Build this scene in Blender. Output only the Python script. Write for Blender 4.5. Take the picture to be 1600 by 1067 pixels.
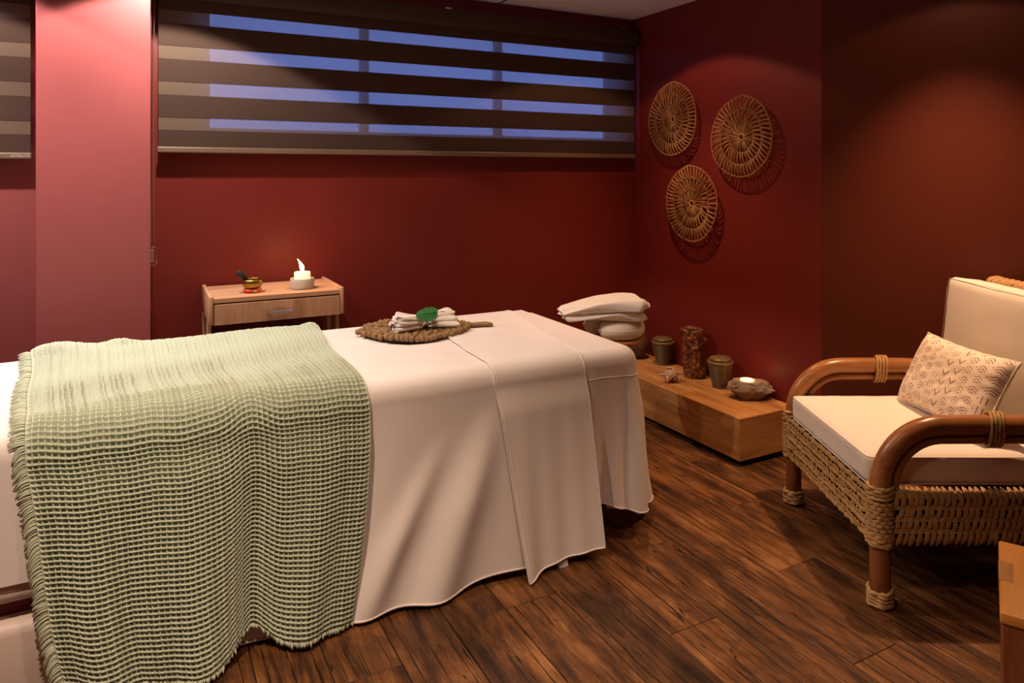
import bpy, bmesh, math, random
import numpy as np
from mathutils import Vector, Matrix, noise
random.seed(7); RNG = np.random.default_rng(7)
for o in list(bpy.data.objects): bpy.data.objects.remove(o)
SC = bpy.context.scene
COL = SC.collection
R = math.radians
PI = math.pi

# ------------------------------------------------------------------ camera
cam_d = bpy.data.cameras.new('camera'); cam = bpy.data.objects.new('camera', cam_d); COL.objects.link(cam)
cam.location = (0, 0, 1.40); cam.rotation_euler = (R(90), 0, R(-27.8))
cam_d.sensor_width = 36; cam_d.lens = 36*1110/1600; cam_d.shift_y = -(533.5-272)/1600
cam_d.clip_start = .02
SC.camera = cam
# ------------------------------------------------------------------ world (blue dusk behind the blinds) and exposure
W = bpy.data.worlds.new('world'); SC.world = W; W.use_nodes = True
bg = W.node_tree.nodes['Background']; bg.inputs[0].default_value = (.24, .40, 1.0, 1); bg.inputs[1].default_value = 3.6
SC.view_settings.view_transform = 'Standard'; SC.view_settings.look = 'None'
SC.view_settings.gamma = 1; SC.view_settings.use_curve_mapping = False
SC.view_settings.exposure = 0.0
# ------------------------------------------------------------------ ceiling downlights plus two added fill lamps: (x, y), colour, spill W, beam W
ZC = 2.43
LAMPS = [   # where, colour, wide spill W, beam W, beam angle
 ((.10, 3.25), (1, .86, .78), 72, 40, 80),
 ((2.35, 3.05), (1, .58, .32), 13, 72, 88),
 ((2.79, 1.65), (1, .60, .34), 3, 175, 80),
 ((.95, 2.35), (1, .70, .48), 6, 42, 110),
 ((-.30, 1.25), (1, .74, .56), 3, 185, 112),  # added fill for the near side of the bed
 ((.55, .80), (1, .70, .50), 3, 110, 96),  # added fill close to the camera
 ((-.75, 3.28), (1, .84, .80), 54, 85, 92),
]
def lamp(name, kind, loc, energy, color, **k):
    d = bpy.data.lights.new(name, kind); d.energy = energy; d.color = color
    for a, v in k.items(): setattr(d, a, v)
    o = bpy.data.objects.new(name, d); COL.objects.link(o); o.location = loc
    return o
for (x, y), c, spill, beam, bang in LAMPS:
    lamp('downlight_and_fill_spill', 'SPOT', (x, y, ZC-.03), spill, c, spot_size=R(122), spot_blend=.12, shadow_soft_size=.022)
    if beam: lamp('downlight_and_fill_beam', 'SPOT', (x, y, ZC-.03), beam, c, spot_size=R(bang), spot_blend=1.0, shadow_soft_size=.022)

# ------------------------------------------------------------------ helpers
def srgb(r, g, b):
    f = lambda c: (c/255/12.92) if c/255 <= .04045 else ((c/255+.055)/1.055)**2.4
    return (f(r), f(g), f(b), 1)

class NT:
    def __init__(s, name):
        s.m = bpy.data.materials.new(name); s.m.use_nodes = True; s.t = s.m.node_tree
        s.n = s.t.nodes; s.b = s.n['Principled BSDF']; s.o = s.n['Material Output']
    def new(s, typ, **k):
        n = s.n.new(typ)
        for a, v in k.items(): setattr(n, a, v)
        return n
    def link(s, a, b): s.t.links.new(a, b)
    def val(s, sock, v):
        if hasattr(v, 'links') or isinstance(v, bpy.types.NodeSocket): s.link(v, sock)
        else: sock.default_value = v
    def math(s, op, a, b=None, c=None, clamp=False):
        n = s.new('ShaderNodeMath', operation=op); n.use_clamp = clamp
        s.val(n.inputs[0], a)
        if b is not None: s.val(n.inputs[1], b)
        if c is not None: s.val(n.inputs[2], c)
        return n.outputs[0]
    def coords(s, scale=(1,1,1), rand=0, which='Object'):
        tc = s.new('ShaderNodeTexCoord'); mp = s.new('ShaderNodeMapping')
        mp.inputs['Scale'].default_value = scale
        src = tc.outputs[which]
        if rand:
            oi = s.new('ShaderNodeObjectInfo'); add = s.new('ShaderNodeVectorMath', operation='ADD')
            comb = s.new('ShaderNodeCombineXYZ')
            r = s.math('MULTIPLY', oi.outputs['Random'], rand)
            for i in range(3): s.link(r, comb.inputs[i])
            s.link(src, add.inputs[0]); s.link(comb.outputs[0], add.inputs[1]); src = add.outputs[0]
        s.link(src, mp.inputs[0]); return mp.outputs[0]
    def noise(s, vec, scale, detail=4, rough=.55, dist=0):
        n = s.new('ShaderNodeTexNoise'); s.link(vec, n.inputs['Vector'])
        n.inputs['Scale'].default_value = scale; n.inputs['Detail'].default_value = detail
        n.inputs['Roughness'].default_value = rough; n.inputs['Distortion'].default_value = dist
        return n.outputs[0]
    def ramp(s, fac, stops):
        n = s.new('ShaderNodeValToRGB'); e = n.color_ramp.elements
        while len(e) < len(stops): e.new(.5)
        for el, (p, c) in zip(e, stops): el.position = p; el.color = c
        s.link(fac, n.inputs[0]); return n.outputs[0]
    def mix(s, fac, a, b, mode='MIX'):
        n = s.new('ShaderNodeMix', data_type='RGBA', blend_type=mode)
        s.val(n.inputs[0], fac); s.val(n.inputs[6], a); s.val(n.inputs[7], b); return n.outputs[2]
    def bump(s, h, strength=.3, dist=.002):
        n = s.new('ShaderNodeBump'); n.inputs['Strength'].default_value = strength; n.inputs['Distance'].default_value = dist
        s.link(h, n.inputs['Height']); s.link(n.outputs[0], s.b.inputs['Normal'])
    def set(s, color=None, rough=.6, metal=0, spec=None, sheen=None):
        if color is not None: s.val(s.b.inputs['Base Color'], color)
        s.val(s.b.inputs['Roughness'], rough); s.b.inputs['Metallic'].default_value = metal
        if spec is not None: s.b.inputs['Specular IOR Level'].default_value = spec
        if sheen is not None: s.b.inputs['Sheen Weight'].default_value = sheen
        return s.m

M = {}
def paint(name, col, bump=.12):
    t = NT(name); v = t.coords()
    n = t.noise(v, 3, 3); n2 = t.noise(v, 220, 2)
    c = t.mix(t.math('MULTIPLY', n, .35), col, tuple(x*.75 for x in col[:3])+(1,))
    t.bump(n2, bump, .002); M[name] = t.set(c, .5, spec=.35)
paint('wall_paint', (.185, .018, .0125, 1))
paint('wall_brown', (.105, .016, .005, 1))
paint('wall_paint_lit', (.34, .082, .078, 1))  # same wall red, lightened: strong downlight brightness put into the colour
paint('ceiling_paint', (.92, .88, .90, 1), .05)

def plainm(name, col, rough=.6, var=.25, scale=8, bump=0, bscale=200, metal=0, spec=None, stretch=(1,1,1), sheen=None, dark=.55):
    t = NT(name); v = t.coords(stretch)
    n = t.noise(v, scale, 5)
    c = t.mix(t.math('MULTIPLY', n, var*2, clamp=True), col, tuple(x*dark for x in col[:3])+(1,))
    if bump: t.bump(t.noise(v, bscale, 3), bump, .003)
    M[name] = t.set(c, rough, metal, spec, sheen); return M[name]

def weave_fabric(name, col, freq=500, bump=.25, var=.08, rough=.85, sheen=.15):
    t = NT(name); v = t.coords()
    s = t.new('ShaderNodeSeparateXYZ'); t.link(v, s.inputs[0])
    a = t.math('SINE', t.math('MULTIPLY', t.math('ADD', s.outputs[0], s.outputs[1]), freq)); b = t.math('SINE', t.math('MULTIPLY', s.outputs[2], freq))
    h = t.math('ADD', a, b); n = t.noise(v, 6, 4)
    c = t.mix(t.math('MULTIPLY', n, var*3), col, tuple(x*.8 for x in col[:3])+(1,))
    t.bump(t.math('ADD', h, t.math('MULTIPLY', t.noise(v, 60, 3), 3)), bump, .0008)
    M[name] = t.set(c, rough, sheen=sheen); return M[name]
plainm('sheet', (.82, .74, .68, 1), .8, .06, 4, .06, 350, sheen=.15, dark=.85)
plainm('sheet_under', (.80, .72, .66, 1), .8, .06, 4, .06, 350, sheen=.15, dark=.85)
plainm('towel', (.82, .74, .66, 1), .95, .08, 12, .5, 450, sheen=.4, dark=.8)
plainm('cushion_fabric', (.80, .70, .58, 1), .85, .08, 5, .12, 420, sheen=.1, dark=.8)
plainm('leatherette', (.74, .60, .52, 1), .5, .1, 6, .15, 260)
plainm('blanket', (.55, .62, .455, 1), .95, .12, 40, .5, 900, sheen=.3, dark=.75)
plainm('fringe', (.55, .60, .43, 1), .95, .15, 30, sheen=.3, dark=.75)
plainm('white_plastic', (.75, .70, .66, 1), .4, .05)
plainm('black_rubber', (.012, .010, .010, 1), .6, .2, 60, .3)
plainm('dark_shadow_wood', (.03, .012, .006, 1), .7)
plainm('brass', (.55, .33, .09, 1), .32, .5, 40, .15, 300, metal=1, dark=.45)
plainm('steel', (.62, .58, .66, 1), .22, .1, metal=1)
plainm('stone_bowl', (.56, .48, .40, 1), .8, .25, 30, .25, 150)
plainm('stone', (.36, .25, .165, 1), .9, .5, 25, .9, 90, dark=.4)
plainm('blind_fabric', (.060, .028, .016, 1), .85, .2, 300, .3, 900)
plainm('blind_header', (.055, .026, .014, 1), .7, .2, 100)
plainm('blind_rail', (.20, .125, .08, 1), .4, .1)
plainm('chain', (.14, .09, .05, 1), .4, .2)
plainm('rattan_strand', (.66, .36, .13, 1), .55, .6, 60, .4, 400, dark=.40)
plainm('weave', (.66, .37, .125, 1), .55, .5, 55, .5, 350, dark=.34)
plainm('mat_rope', (.50, .29, .12, 1), .8, .7, 70, .5, 400, dark=.4)
plainm('coconut', (.20, .09, .035, 1), .75, .7, 30, .6, 120, dark=.3)
plainm('shell', (.62, .38, .22, 1), .5, .5, 30, .3, 150)
plainm('stick', (.5, .36, .30, 1), .6)
plainm('leaf_green', (.006, .14, .010, 1), .75, .3, 60)
plainm('jar_lid', (.34, .22, .085, 1), .3, .8, 45, .15, 100, dark=.35)
plainm('jar_body', (.24, .14, .05, 1), .38, .5, 40, .2, 200)
plainm('red_cloth', (.60, .03, .025, 1), .7)
plainm('bronze_wood', (.14, .05, .03, 1), .4)
plainm('wax', (.95, .80, .60, 1), .5, .02)
# red and gold brocade ring
t = NT('brocade'); v = t.coords()
M['brocade'] = t.set(t.ramp(t.noise(v, 70, 2), [(.0, (.55,.02,.02,1)), (.52, (.60,.03,.025,1)), (.58, (.75,.42,.16,1)), (1, (.75,.45,.18,1))]), .6)
# burnt bark
t = NT('bark'); v = t.coords()
n = t.noise(v, 28, 6, .65)
c = t.ramp(n, [(.25, (.015,.006,.003,1)), (.45, (.13,.035,.010,1)), (.60, (.38,.12,.035,1)), (.8, (.62,.27,.11,1))])
t.bump(t.noise(v, 90, 5), .8, .006); M['bark'] = t.set(c, .42)
plainm('char', (.01, .006, .004, 1), .9)

def wood(name, light, mid, dark, axis='Y', scale=1.0, rough=.45, rand=20, ring=9, bump=.15, spec=.4):
    st = {'X': (.12, 1, 1), 'Y': (1, .12, 1), 'Z': (1, 1, .12)}[axis]
    t = NT(name); v = t.coords(st, rand)
    n1 = t.noise(v, ring*scale, 6, .6, .6); n2 = t.noise(v, 60*scale, 5, .7, .2)
    f = t.math('ADD', t.math('MULTIPLY', n1, .7), t.math('MULTIPLY', n2, .3))
    c = t.ramp(f, [(.30, dark), (.50, mid), (.70, light)])
    t.bump(n2, bump, .002); M[name] = t.set(c, rough, spec=spec); return M[name]
wood('table_wood_x', (.62,.36,.20,1), (.54,.29,.155,1), (.44,.22,.11,1), 'X', 1.3, .5, 9, 14, .08)
wood('table_wood_z', (.68,.40,.23,1), (.54,.29,.155,1), (.34,.16,.075,1), 'Z', 1.3, .5, 9, 18, .08)
wood('bench_wood', (.64,.33,.11,1), (.44,.20,.060,1), (.20,.078,.022,1), 'Y', 1, .5, 9, 9, .25)
wood('bench_wood_x', (.56,.28,.09,1), (.38,.165,.048,1), (.18,.066,.018,1), 'X', 1, .5, 9, 9, .25)
wood('cane', (.46,.205,.065,1), (.31,.118,.033,1), (.17,.055,.014,1), 'X', 1.5, .3, 9, 9, .1, .5)
wood('cane_leg', (.34,.13,.04,1), (.24,.08,.022,1), (.13,.038,.011,1), 'Z', 1.5, .35, 9, 9, .1, .5)
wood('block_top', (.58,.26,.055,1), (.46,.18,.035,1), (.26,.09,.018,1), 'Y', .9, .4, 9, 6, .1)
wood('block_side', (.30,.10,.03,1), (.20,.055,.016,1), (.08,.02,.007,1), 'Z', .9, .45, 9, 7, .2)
wood('inlay', (.42,.20,.055,1), (.36,.15,.04,1), (.2,.08,.02,1), 'Y', 1, .4)
wood('cradle_wood', (.60,.26,.06,1), (.48,.18,.04,1), (.3,.1,.02,1), 'X', 1, .4)

# rustic floor planks: blotchy worn brown, fine grain, wandering dark splits between sub-boards, knots
t = NT('plank'); v = t.coords((1, .14, 1), 40); v2 = t.coords((1, .40, 1), 40); v3 = t.coords((1, .05, 1), 40); vy = t.coords((.02, 1, 1), 40)
n1 = t.noise(v, 14, 7, .68, 1.0); n2 = t.noise(v2, 8, 6, .68, .6); n3 = t.noise(v3, 170, 4, .65)
f = t.math('ADD', t.math('ADD', t.math('MULTIPLY', n1, .40), t.math('MULTIPLY', n2, .42)), t.math('MULTIPLY', n3, .18))
oi = t.new('ShaderNodeObjectInfo')
f = t.math('ADD', f, t.math('MULTIPLY', t.math('SUBTRACT', oi.outputs['Random'], .5), .06))
tc = t.new('ShaderNodeTexCoord'); sp = t.new('ShaderNodeSeparateXYZ'); t.link(tc.outputs['Object'], sp.inputs[0])
sub = t.math('FLOOR', t.math('DIVIDE', t.math('ADD', sp.outputs[0], t.math('MULTIPLY', t.math('SUBTRACT', t.noise(vy, 2.2, 2), .5), .012)), .0634))
sr = t.math('FRACT', t.math('MULTIPLY', t.math('SINE', t.math('ADD', t.math('MULTIPLY', sub, 12.9), t.math('MULTIPLY', oi.outputs['Random'], 78.2))), 43.7))
f = t.math('ADD', f, t.math('MULTIPLY', t.math('SUBTRACT', sr, .5), .07))
c = t.ramp(f, [(.33, (.008,.003,.0015,1)), (.43, (.050,.018,.006,1)), (.51, (.125,.047,.013,1)), (.59, (.23,.096,.030,1)), (.67, (.40,.19,.075,1))])
wx_ = t.math('ADD', sp.outputs[0], t.math('MULTIPLY', t.math('SUBTRACT', t.noise(vy, 5, 4, .6), .5), .022))
dd_ = t.math('ABSOLUTE', t.math('SUBTRACT', t.math('FRACT', t.math('DIVIDE', wx_, .0634)), .5))
wid = t.math('MULTIPLY', t.math('SUBTRACT', t.noise(vy, 3.1, 3), .37), .21)
line = t.math('LESS_THAN', dd_, wid)
cr = t.noise(v3, 22, 3, .5, .3)
line2 = t.math('MULTIPLY', t.math('LESS_THAN', t.math('ABSOLUTE', t.math('SUBTRACT', cr, .47)), .006), t.math('GREATER_THAN', t.noise(v2, 5, 2), .5))
line = t.math('MAXIMUM', line, line2)
c = t.mix(t.math('MULTIPLY', line, .92), c, (.006,.0025,.0012,1))
t.bump(t.math('SUBTRACT', t.math('ADD', n3, n1), line), .3, .002)
M['plank'] = t.set(c, t.math('ADD', t.math('MULTIPLY', n1, .25), .38), spec=.3)

# window sheer (fine net): part of the light passes
t = NT('sheer'); v = t.coords()
tr = t.new('ShaderNodeBsdfTransparent'); tr.inputs[0].default_value = (.9, .92, 1, 1)
di = t.new('ShaderNodeBsdfDiffuse'); di.inputs[0].default_value = (.24, .17, .115, 1)
tl = t.new('ShaderNodeBsdfTranslucent'); tl.inputs[0].default_value = (.35, .35, .38, 1)
mx = t.new('ShaderNodeMixShader'); mx.inputs[0].default_value = .25; t.link(di.outputs[0], mx.inputs[1]); t.link(tl.outputs[0], mx.inputs[2])
mx2 = t.new('ShaderNodeMixShader'); mx2.inputs[0].default_value = .72; t.link(tr.outputs[0], mx2.inputs[1]); t.link(mx.outputs[0], mx2.inputs[2])
t.link(mx2.outputs[0], t.o.inputs[0]); M['sheer'] = t.m
# pane
t = NT('glass_pane'); tr = t.new('ShaderNodeBsdfTransparent'); gl = t.new('ShaderNodeBsdfGlossy'); gl.inputs['Roughness'].default_value = .05
mx = t.new('ShaderNodeMixShader'); mx.inputs[0].default_value = .06; t.link(tr.outputs[0], mx.inputs[1]); t.link(gl.outputs[0], mx.inputs[2])
t.link(mx.outputs[0], t.o.inputs[0]); M['glass_pane'] = t.m
t = NT('clear_plastic'); tr = t.new('ShaderNodeBsdfTransparent'); gl = t.new('ShaderNodeBsdfGlossy'); gl.inputs['Roughness'].default_value = .1
mx = t.new('ShaderNodeMixShader'); mx.inputs[0].default_value = .25; t.link(tr.outputs[0], mx.inputs[1]); t.link(gl.outputs[0], mx.inputs[2])
t.link(mx.outputs[0], t.o.inputs[0]); M['clear_plastic'] = t.m
def emis(name, col, s):
    t = NT(name); e = t.new('ShaderNodeEmission'); e.inputs[0].default_value = col; e.inputs[1].default_value = s
    t.link(e.outputs[0], t.o.inputs[0]); M[name] = t.m
emis('flame', (1, .62, .25, 1), 14)
emis('lamp_lens', (1, .75, .5, 1), 6)
# glowing wax (lit from within by its flame)
t = NT('glow_wax'); t.set((.95,.80,.58,1), .5); t.b.inputs['Emission Color'].default_value = (1,.62,.30,1); t.b.inputs['Emission Strength'].default_value = 1.0; M['glow_wax'] = t.m
t = NT('tealight_wax'); t.set((.95,.70,.38,1), .4); t.b.inputs['Emission Color'].default_value = (1,.60,.25,1); t.b.inputs['Emission Strength'].default_value = 2.2; M['tealight_wax'] = t.m

# printed pillow front: rows of little stitched chevrons, strokes and dots (flat print)
t = NT('pillow_print'); v = t.coords(); s = t.new('ShaderNodeSeparateXYZ'); t.link(v, s.inputs[0])
X, Y = s.outputs[0], s.outputs[1]
m_ = t.math
cw, rh = .050, .040
cx = m_('FRACT', m_('DIVIDE', m_('ADD', X, 1.0), cw)); ci = m_('FLOOR', m_('DIVIDE', m_('ADD', X, 1.0), cw))
yo = m_('ADD', Y, m_('MULTIPLY', m_('MODULO', ci, 2), .021))
ri = m_('FLOOR', m_('DIVIDE', m_('ADD', yo, 1.0), rh)); ry = m_('FRACT', m_('DIVIDE', m_('ADD', yo, 1.0), rh))
kind = m_('FRACT', m_('MULTIPLY', m_('ADD', m_('MULTIPLY', ci, 3.17), m_('MULTIPLY', ri, 5.31)), .371))
tri = m_('ABSOLUTE', m_('SUBTRACT', cx, .5))
chev = m_('FRACT', m_('DIVIDE', m_('ADD', m_('MULTIPLY', ry, rh), m_('MULTIPLY', tri, .030)), .0105))
chevm = m_('LESS_THAN', chev, .30)
inc = m_('MULTIPLY', m_('LESS_THAN', tri, .33), m_('MULTIPLY', m_('GREATER_THAN', ry, .18), m_('LESS_THAN', ry, .86)))
straight = m_('LESS_THAN', m_('FRACT', m_('MULTIPLY', cx, 4.0)), .20)
vee = m_('LESS_THAN', m_('ABSOLUTE', m_('SUBTRACT', m_('MULTIPLY', tri, 1.5), m_('SUBTRACT', ry, .25))), .085)
k1 = m_('LESS_THAN', kind, .5); k3 = m_('GREATER_THAN', kind, .74)
k2 = m_('SUBTRACT', 1.0, m_('ADD', k1, k3))
pat = m_('ADD', m_('ADD', m_('MULTIPLY', chevm, k1), m_('MULTIPLY', straight, k2)), m_('MULTIPLY', vee, k3))
pat = m_('MULTIPLY', pat, inc)
dash = m_('GREATER_THAN', t.noise(t.coords((1,1,1)), 330, 1), .36)
dots = m_('LESS_THAN', m_('ADD', m_('POWER', m_('MULTIPLY', m_('SUBTRACT', cx, .0), cw), 2), m_('POWER', m_('MULTIPLY', m_('SUBTRACT', ry, .5), rh), 2)), .000009)
pat = m_('MAXIMUM', m_('MULTIPLY', pat, dash), dots)
c = t.mix(m_('MULTIPLY', pat, .95), (.82,.68,.53,1), (.16,.018,.022,1))
t.bump(t.noise(v, 300, 3), .3, .001); M['pillow_print'] = t.set(c, .85)

class MB:
    """collects geometry for one mesh object"""
    def __init__(s): s.v = []; s.f = []; s.n = 0
    def add(s, v, f):
        v = np.asarray(v, dtype=float).reshape(-1, 3); s.v.append(v)
        s.f.extend([tuple(i+s.n for i in q) for q in f]); s.n += len(v); return s
    def box(s, lo, hi, bev=0, seg=2, mat=None):
        bm = bmesh.new(); bmesh.ops.create_cube(bm, size=1)
        lo, hi = Vector(lo), Vector(hi)
        for v in bm.verts: v.co = Vector(((v.co[i]+.5)*(hi[i]-lo[i])+lo[i]) for i in range(3))
        if bev: bmesh.ops.bevel(bm, geom=bm.edges[:], offset=bev, segments=seg, profile=.5, affect='EDGES')
        if mat is not None: bm.transform(mat)
        bm.verts.index_update()
        s.add([v.co[:] for v in bm.verts], [tuple(v.index for v in f.verts) for f in bm.faces]); bm.free(); return s
    def tube(s, pts, rad, n=8, caps=True, closed=False, squash=None):
        pts = [Vector(p) for p in pts]; L = len(pts)
        if not hasattr(rad, '__len__'): rad = [rad]*L
        vs = []; up = None
        for i, p in enumerate(pts):
            a = pts[(i-1) % L] if (closed or i > 0) else p; b = pts[(i+1) % L] if (closed or i < L-1) else p
            d = (b-a).normalized()
            if up is None:
                up = Vector((0,0,1)) if abs(d.z) < .9 else Vector((1,0,0))
            x = up.cross(d)
            if x.length < 1e-5: x = Vector((1,0,0)).cross(d)
            x.normalize(); y = d.cross(x); up = y
            for k in range(n):
                t = 2*PI*k/n; q = (squash if squash else 1)
                vs.append(p + rad[i]*(math.cos(t)*x + q*math.sin(t)*y))
        fs = []
        for i in range(L if closed else L-1):
            j = (i+1) % L
            for k in range(n):
                m = (k+1) % n; fs.append((i*n+k, i*n+m, j*n+m, j*n+k))
        if caps and not closed:
            fs.append(tuple(range(n-1, -1, -1))); fs.append(tuple((L-1)*n+k for k in range(n)))
        return s.add([v[:] for v in vs], fs)
    def lathe(s, prof, n=32, c=(0,0,0), fn=None):
        vs = []; fs = []
        for r, z in prof:
            for k in range(n):
                a = 2*PI*k/n; p = Vector((r*math.cos(a), r*math.sin(a), z))
                if fn: p = fn(p, a)
                vs.append((p[0]+c[0], p[1]+c[1], p[2]+c[2]))
        for i in range(len(prof)-1):
            for k in range(n):
                m = (k+1) % n; fs.append((i*n+k, i*n+m, (i+1)*n+m, (i+1)*n+k))
        return s.add(vs, fs)
    def grid(s, P, flip=False):
        a, b = P.shape[:2]; idx = np.arange(a*b).reshape(a, b)
        q = np.stack([idx[:-1,:-1], idx[1:,:-1], idx[1:,1:], idx[:-1,1:]], -1).reshape(-1, 4)
        if flip: q = q[:, ::-1]
        return s.add(P.reshape(-1, 3), [tuple(x) for x in q.tolist()])
    def ball(s, c, r, nu=10, nv=7, fn=None, rot=None):
        vs = []; fs = []
        r = Vector(r) if hasattr(r, '__len__') else Vector((r,r,r))
        for j in range(nv+1):
            th = PI*j/nv
            for i in range(nu):
                a = 2*PI*i/nu; d = Vector((math.sin(th)*math.cos(a), math.sin(th)*math.sin(a), math.cos(th)))
                p = Vector((d.x*r.x, d.y*r.y, d.z*r.z))
                if fn: p = fn(p, d)
                if rot is not None: p = rot @ p
                vs.append((p[0]+c[0], p[1]+c[1], p[2]+c[2]))
        for j in range(nv):
            for i in range(nu):
                m = (i+1) % nu; fs.append((j*nu+i, (j+1)*nu+i, (j+1)*nu+m, j*nu+m))
        return s.add(vs, fs)
    def build(s, name, mat, parent=None, smooth=True, mesh_only=False):
        me = bpy.data.meshes.new(name); V = np.concatenate(s.v)
        me.from_pydata(V.tolist(), [], s.f); me.materials.append(M[mat] if isinstance(mat, str) else mat)
        if smooth: me.polygons.foreach_set('use_smooth', [True]*len(me.polygons))
        me.update()
        if mesh_only: return me
        o = bpy.data.objects.new(name, me); COL.objects.link(o)
        if parent is not None: o.parent = parent
        return o
def autosm(o, ang=40):
    me = o.data; bm = bmesh.new(); bm.from_mesh(me)
    for e in bm.edges:
        if len(e.link_faces) == 2 and e.calc_face_angle(0) > R(ang): e.smooth = False
    bm.to_mesh(me); bm.free(); return o
def box(name, lo, hi, mat, parent=None, bev=.003, seg=2, smooth=True):
    return MB().box(lo, hi, bev, seg).build(name, mat, parent, smooth=False)
def tag(o, label=None, cat=None, group=None, kind=None):
    if label: o['label'] = label
    if cat: o['category'] = cat
    if group: o['group'] = group
    if kind: o['kind'] = kind
    return o
def thing(name, label, cat, loc=(0,0,0), rz=0, group=None):
    o = bpy.data.objects.new(name, None); COL.objects.link(o); o.location = loc; o.rotation_euler = (0,0,rz)
    o.empty_display_size = .1
    return tag(o, label, cat, group)
def struct(o, label, cat): return tag(o, label, cat, kind='structure')
def arc(c, r, a0, a1, n, ax=0, ay=2):
    out = []
    for i in range(n+1):
        a = a0+(a1-a0)*i/n; p = list(c); p[ax] += r*math.cos(a); p[ay] += r*math.sin(a); out.append(tuple(p))
    return out
def sstep(a, b, x):
    t = np.clip((x-a)/(b-a), 0, 1); return t*t*(3-2*t)
def gau(x, c, w): return np.exp(-((x-c)/w)**2)

# ------------------------------------------------------------------ room shell
XW, YB = 2.93, 3.83
floor = box('floor', (-1.9, -1.3, -.10), (4.2, YB+.1, -.006), 'char', bev=0)
struct(floor, 'dark brown rustic plank floor of the room', 'floor')
PW, PL = .19, 1.22
mb = MB(); mb.box((.0019, .0010, -.006), (PW-.0019, PL-.0010, 0), .0012, 1)
pm = mb.build('plank', 'plank', mesh_only=True, smooth=False)
x0 = .86-PW*15
for i in range(33):
    off = (i*.437) % PL
    for j in range(-1, 5):
        xx, yy = x0+i*PW, -1.3+off+j*PL-PL*.0
        if xx > 4.05 or yy > YB-.06 or yy+PL < -1.2 or xx < -1.9: continue
        if yy+PL < .75: continue
        o = bpy.data.objects.new('plank', pm); COL.objects.link(o); o.location = (xx, yy, 0); o.parent = floor
# back wall with two window openings
def wall_with_hole(name, x0, x1, z1, hx0, hx1, hz0, hz1, y, th):
    mb = MB()
    mb.box((x0, y, 0), (hx0, y+th, z1)); mb.box((hx1, y, 0), (x1, y+th, z1))
    mb.box((hx0, y, 0), (hx1, y+th, hz0)); mb.box((hx0, y, hz1), (hx1, y+th, z1))
    return mb.build(name, 'wall_paint_lit' if 'left' in name else 'wall_paint', smooth=False)  # left part takes the lightened copy of the wall red
wb = wall_with_hole('wall_back', -.16, XW+.1, ZC, .29, 2.80, 1.60, 2.27, YB, .12)
struct(wb, 'deep red painted back wall behind the side table', 'wall')
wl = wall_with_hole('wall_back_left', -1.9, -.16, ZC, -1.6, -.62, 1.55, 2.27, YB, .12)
struct(wl, 'pink lit red wall left of the pillar', 'wall')
wr = box('wall_right', (XW, 2.345, 0), (XW+.14, YB, ZC), 'wall_paint', bev=0); struct(wr, 'crimson wall carrying the three woven discs', 'wall')
# oblique wall behind the armchair
d = Vector((.445, -.896, 0)); n = Vector((.896, .445, 0)); p = Vector((XW, 2.345, 0)); L = 2.4
mb = MB(); q = [p, p+d*L, p+d*L+n*.14, p+n*.14]
mb.add([(*v.xy, 0) for v in q]+[(*v.xy, ZC) for v in q], [(3,2,1,0),(4,5,6,7),(0,1,5,4),(1,2,6,5),(2,3,7,6),(3,0,4,7)])
w2 = mb.build('wall_oblique', 'wall_brown', smooth=False); struct(w2, 'brownish red wall behind the rattan armchair', 'wall')
e2 = p+d*L
wf = box('wall_front', (-1.9, -1.4, 0), (4.2, -1.3, ZC), 'wall_paint', bev=0); struct(wf, 'red wall behind the viewer', 'wall')
wx = box('wall_left', (-2.0, -1.4, 0), (-1.9, YB+.1, ZC), 'wall_paint', bev=0); struct(wx, 'red wall at the far left of the room', 'wall')
ws = box('wall_side', (e2.x, -1.4, 0), (e2.x+.14, e2.y+.05, ZC), 'wall_brown', bev=0); struct(ws, 'red wall beside the viewer on the right', 'wall')
pil = box('wall_pillar', (-.378, 3.57, 0), (.052, YB, ZC), 'wall_paint_lit', bev=.003); struct(pil, 'pink lit square pillar between the two blinds', 'pillar')
ce = box('ceiling', (-2, -1.4, ZC+.004), (4.3, YB+.12, ZC+.1), 'dark_shadow_wood', bev=0); struct(ce, 'white panelled ceiling', 'ceiling')
for a, b in ((-2, 1.925), (1.945, 4.3)):
    box('ceiling_panel', (a, -1.4, ZC), (b, YB, ZC+.004), 'ceiling_paint', ce, bev=0)
# windows
for k, (a, b, z0, z1) in enumerate(((.29, 2.80, 1.60, 2.27), (-1.6, -.62, 1.55, 2.27)), 1):
    w = bpy.data.objects.new('window_%d' % k, None); COL.objects.link(w); w.location = ((a+b)/2, YB+.09, z0)
    struct(w, 'long dusk-blue window behind the wide blind' if k == 1 else 'window behind the blind left of the pillar', 'window')
    c = (a+b)/2; mb = MB(); t_ = .035
    mb.box((a-c, -.02, 0), (b-c, .02, t_), .003); mb.box((a-c, -.02, z1-z0-t_), (b-c, .02, z1-z0), .003)
    mb.box((a-c, -.02, 0), (a-c+t_, .02, z1-z0), .003); mb.box((b-c-t_, -.02, 0), (b-c, .02, z1-z0), .003)
    mull = (-.42, .42) if k == 1 else (0,)
    for x in mull: mb.box((x-.025, -.02, 0), (x+.025, .02, z1-z0), .003)
    mb.build('window_frame', 'blind_rail', w, smooth=False)
    xs = [a-c+t_]+[x for x in mull]+[b-c-t_]
    for i in range(len(xs)-1):
        box('pane', (xs[i]+.02, -.003, t_), (xs[i+1]-.02, .003, z1-z0-t_), 'glass_pane', w, bev=0)

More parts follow.
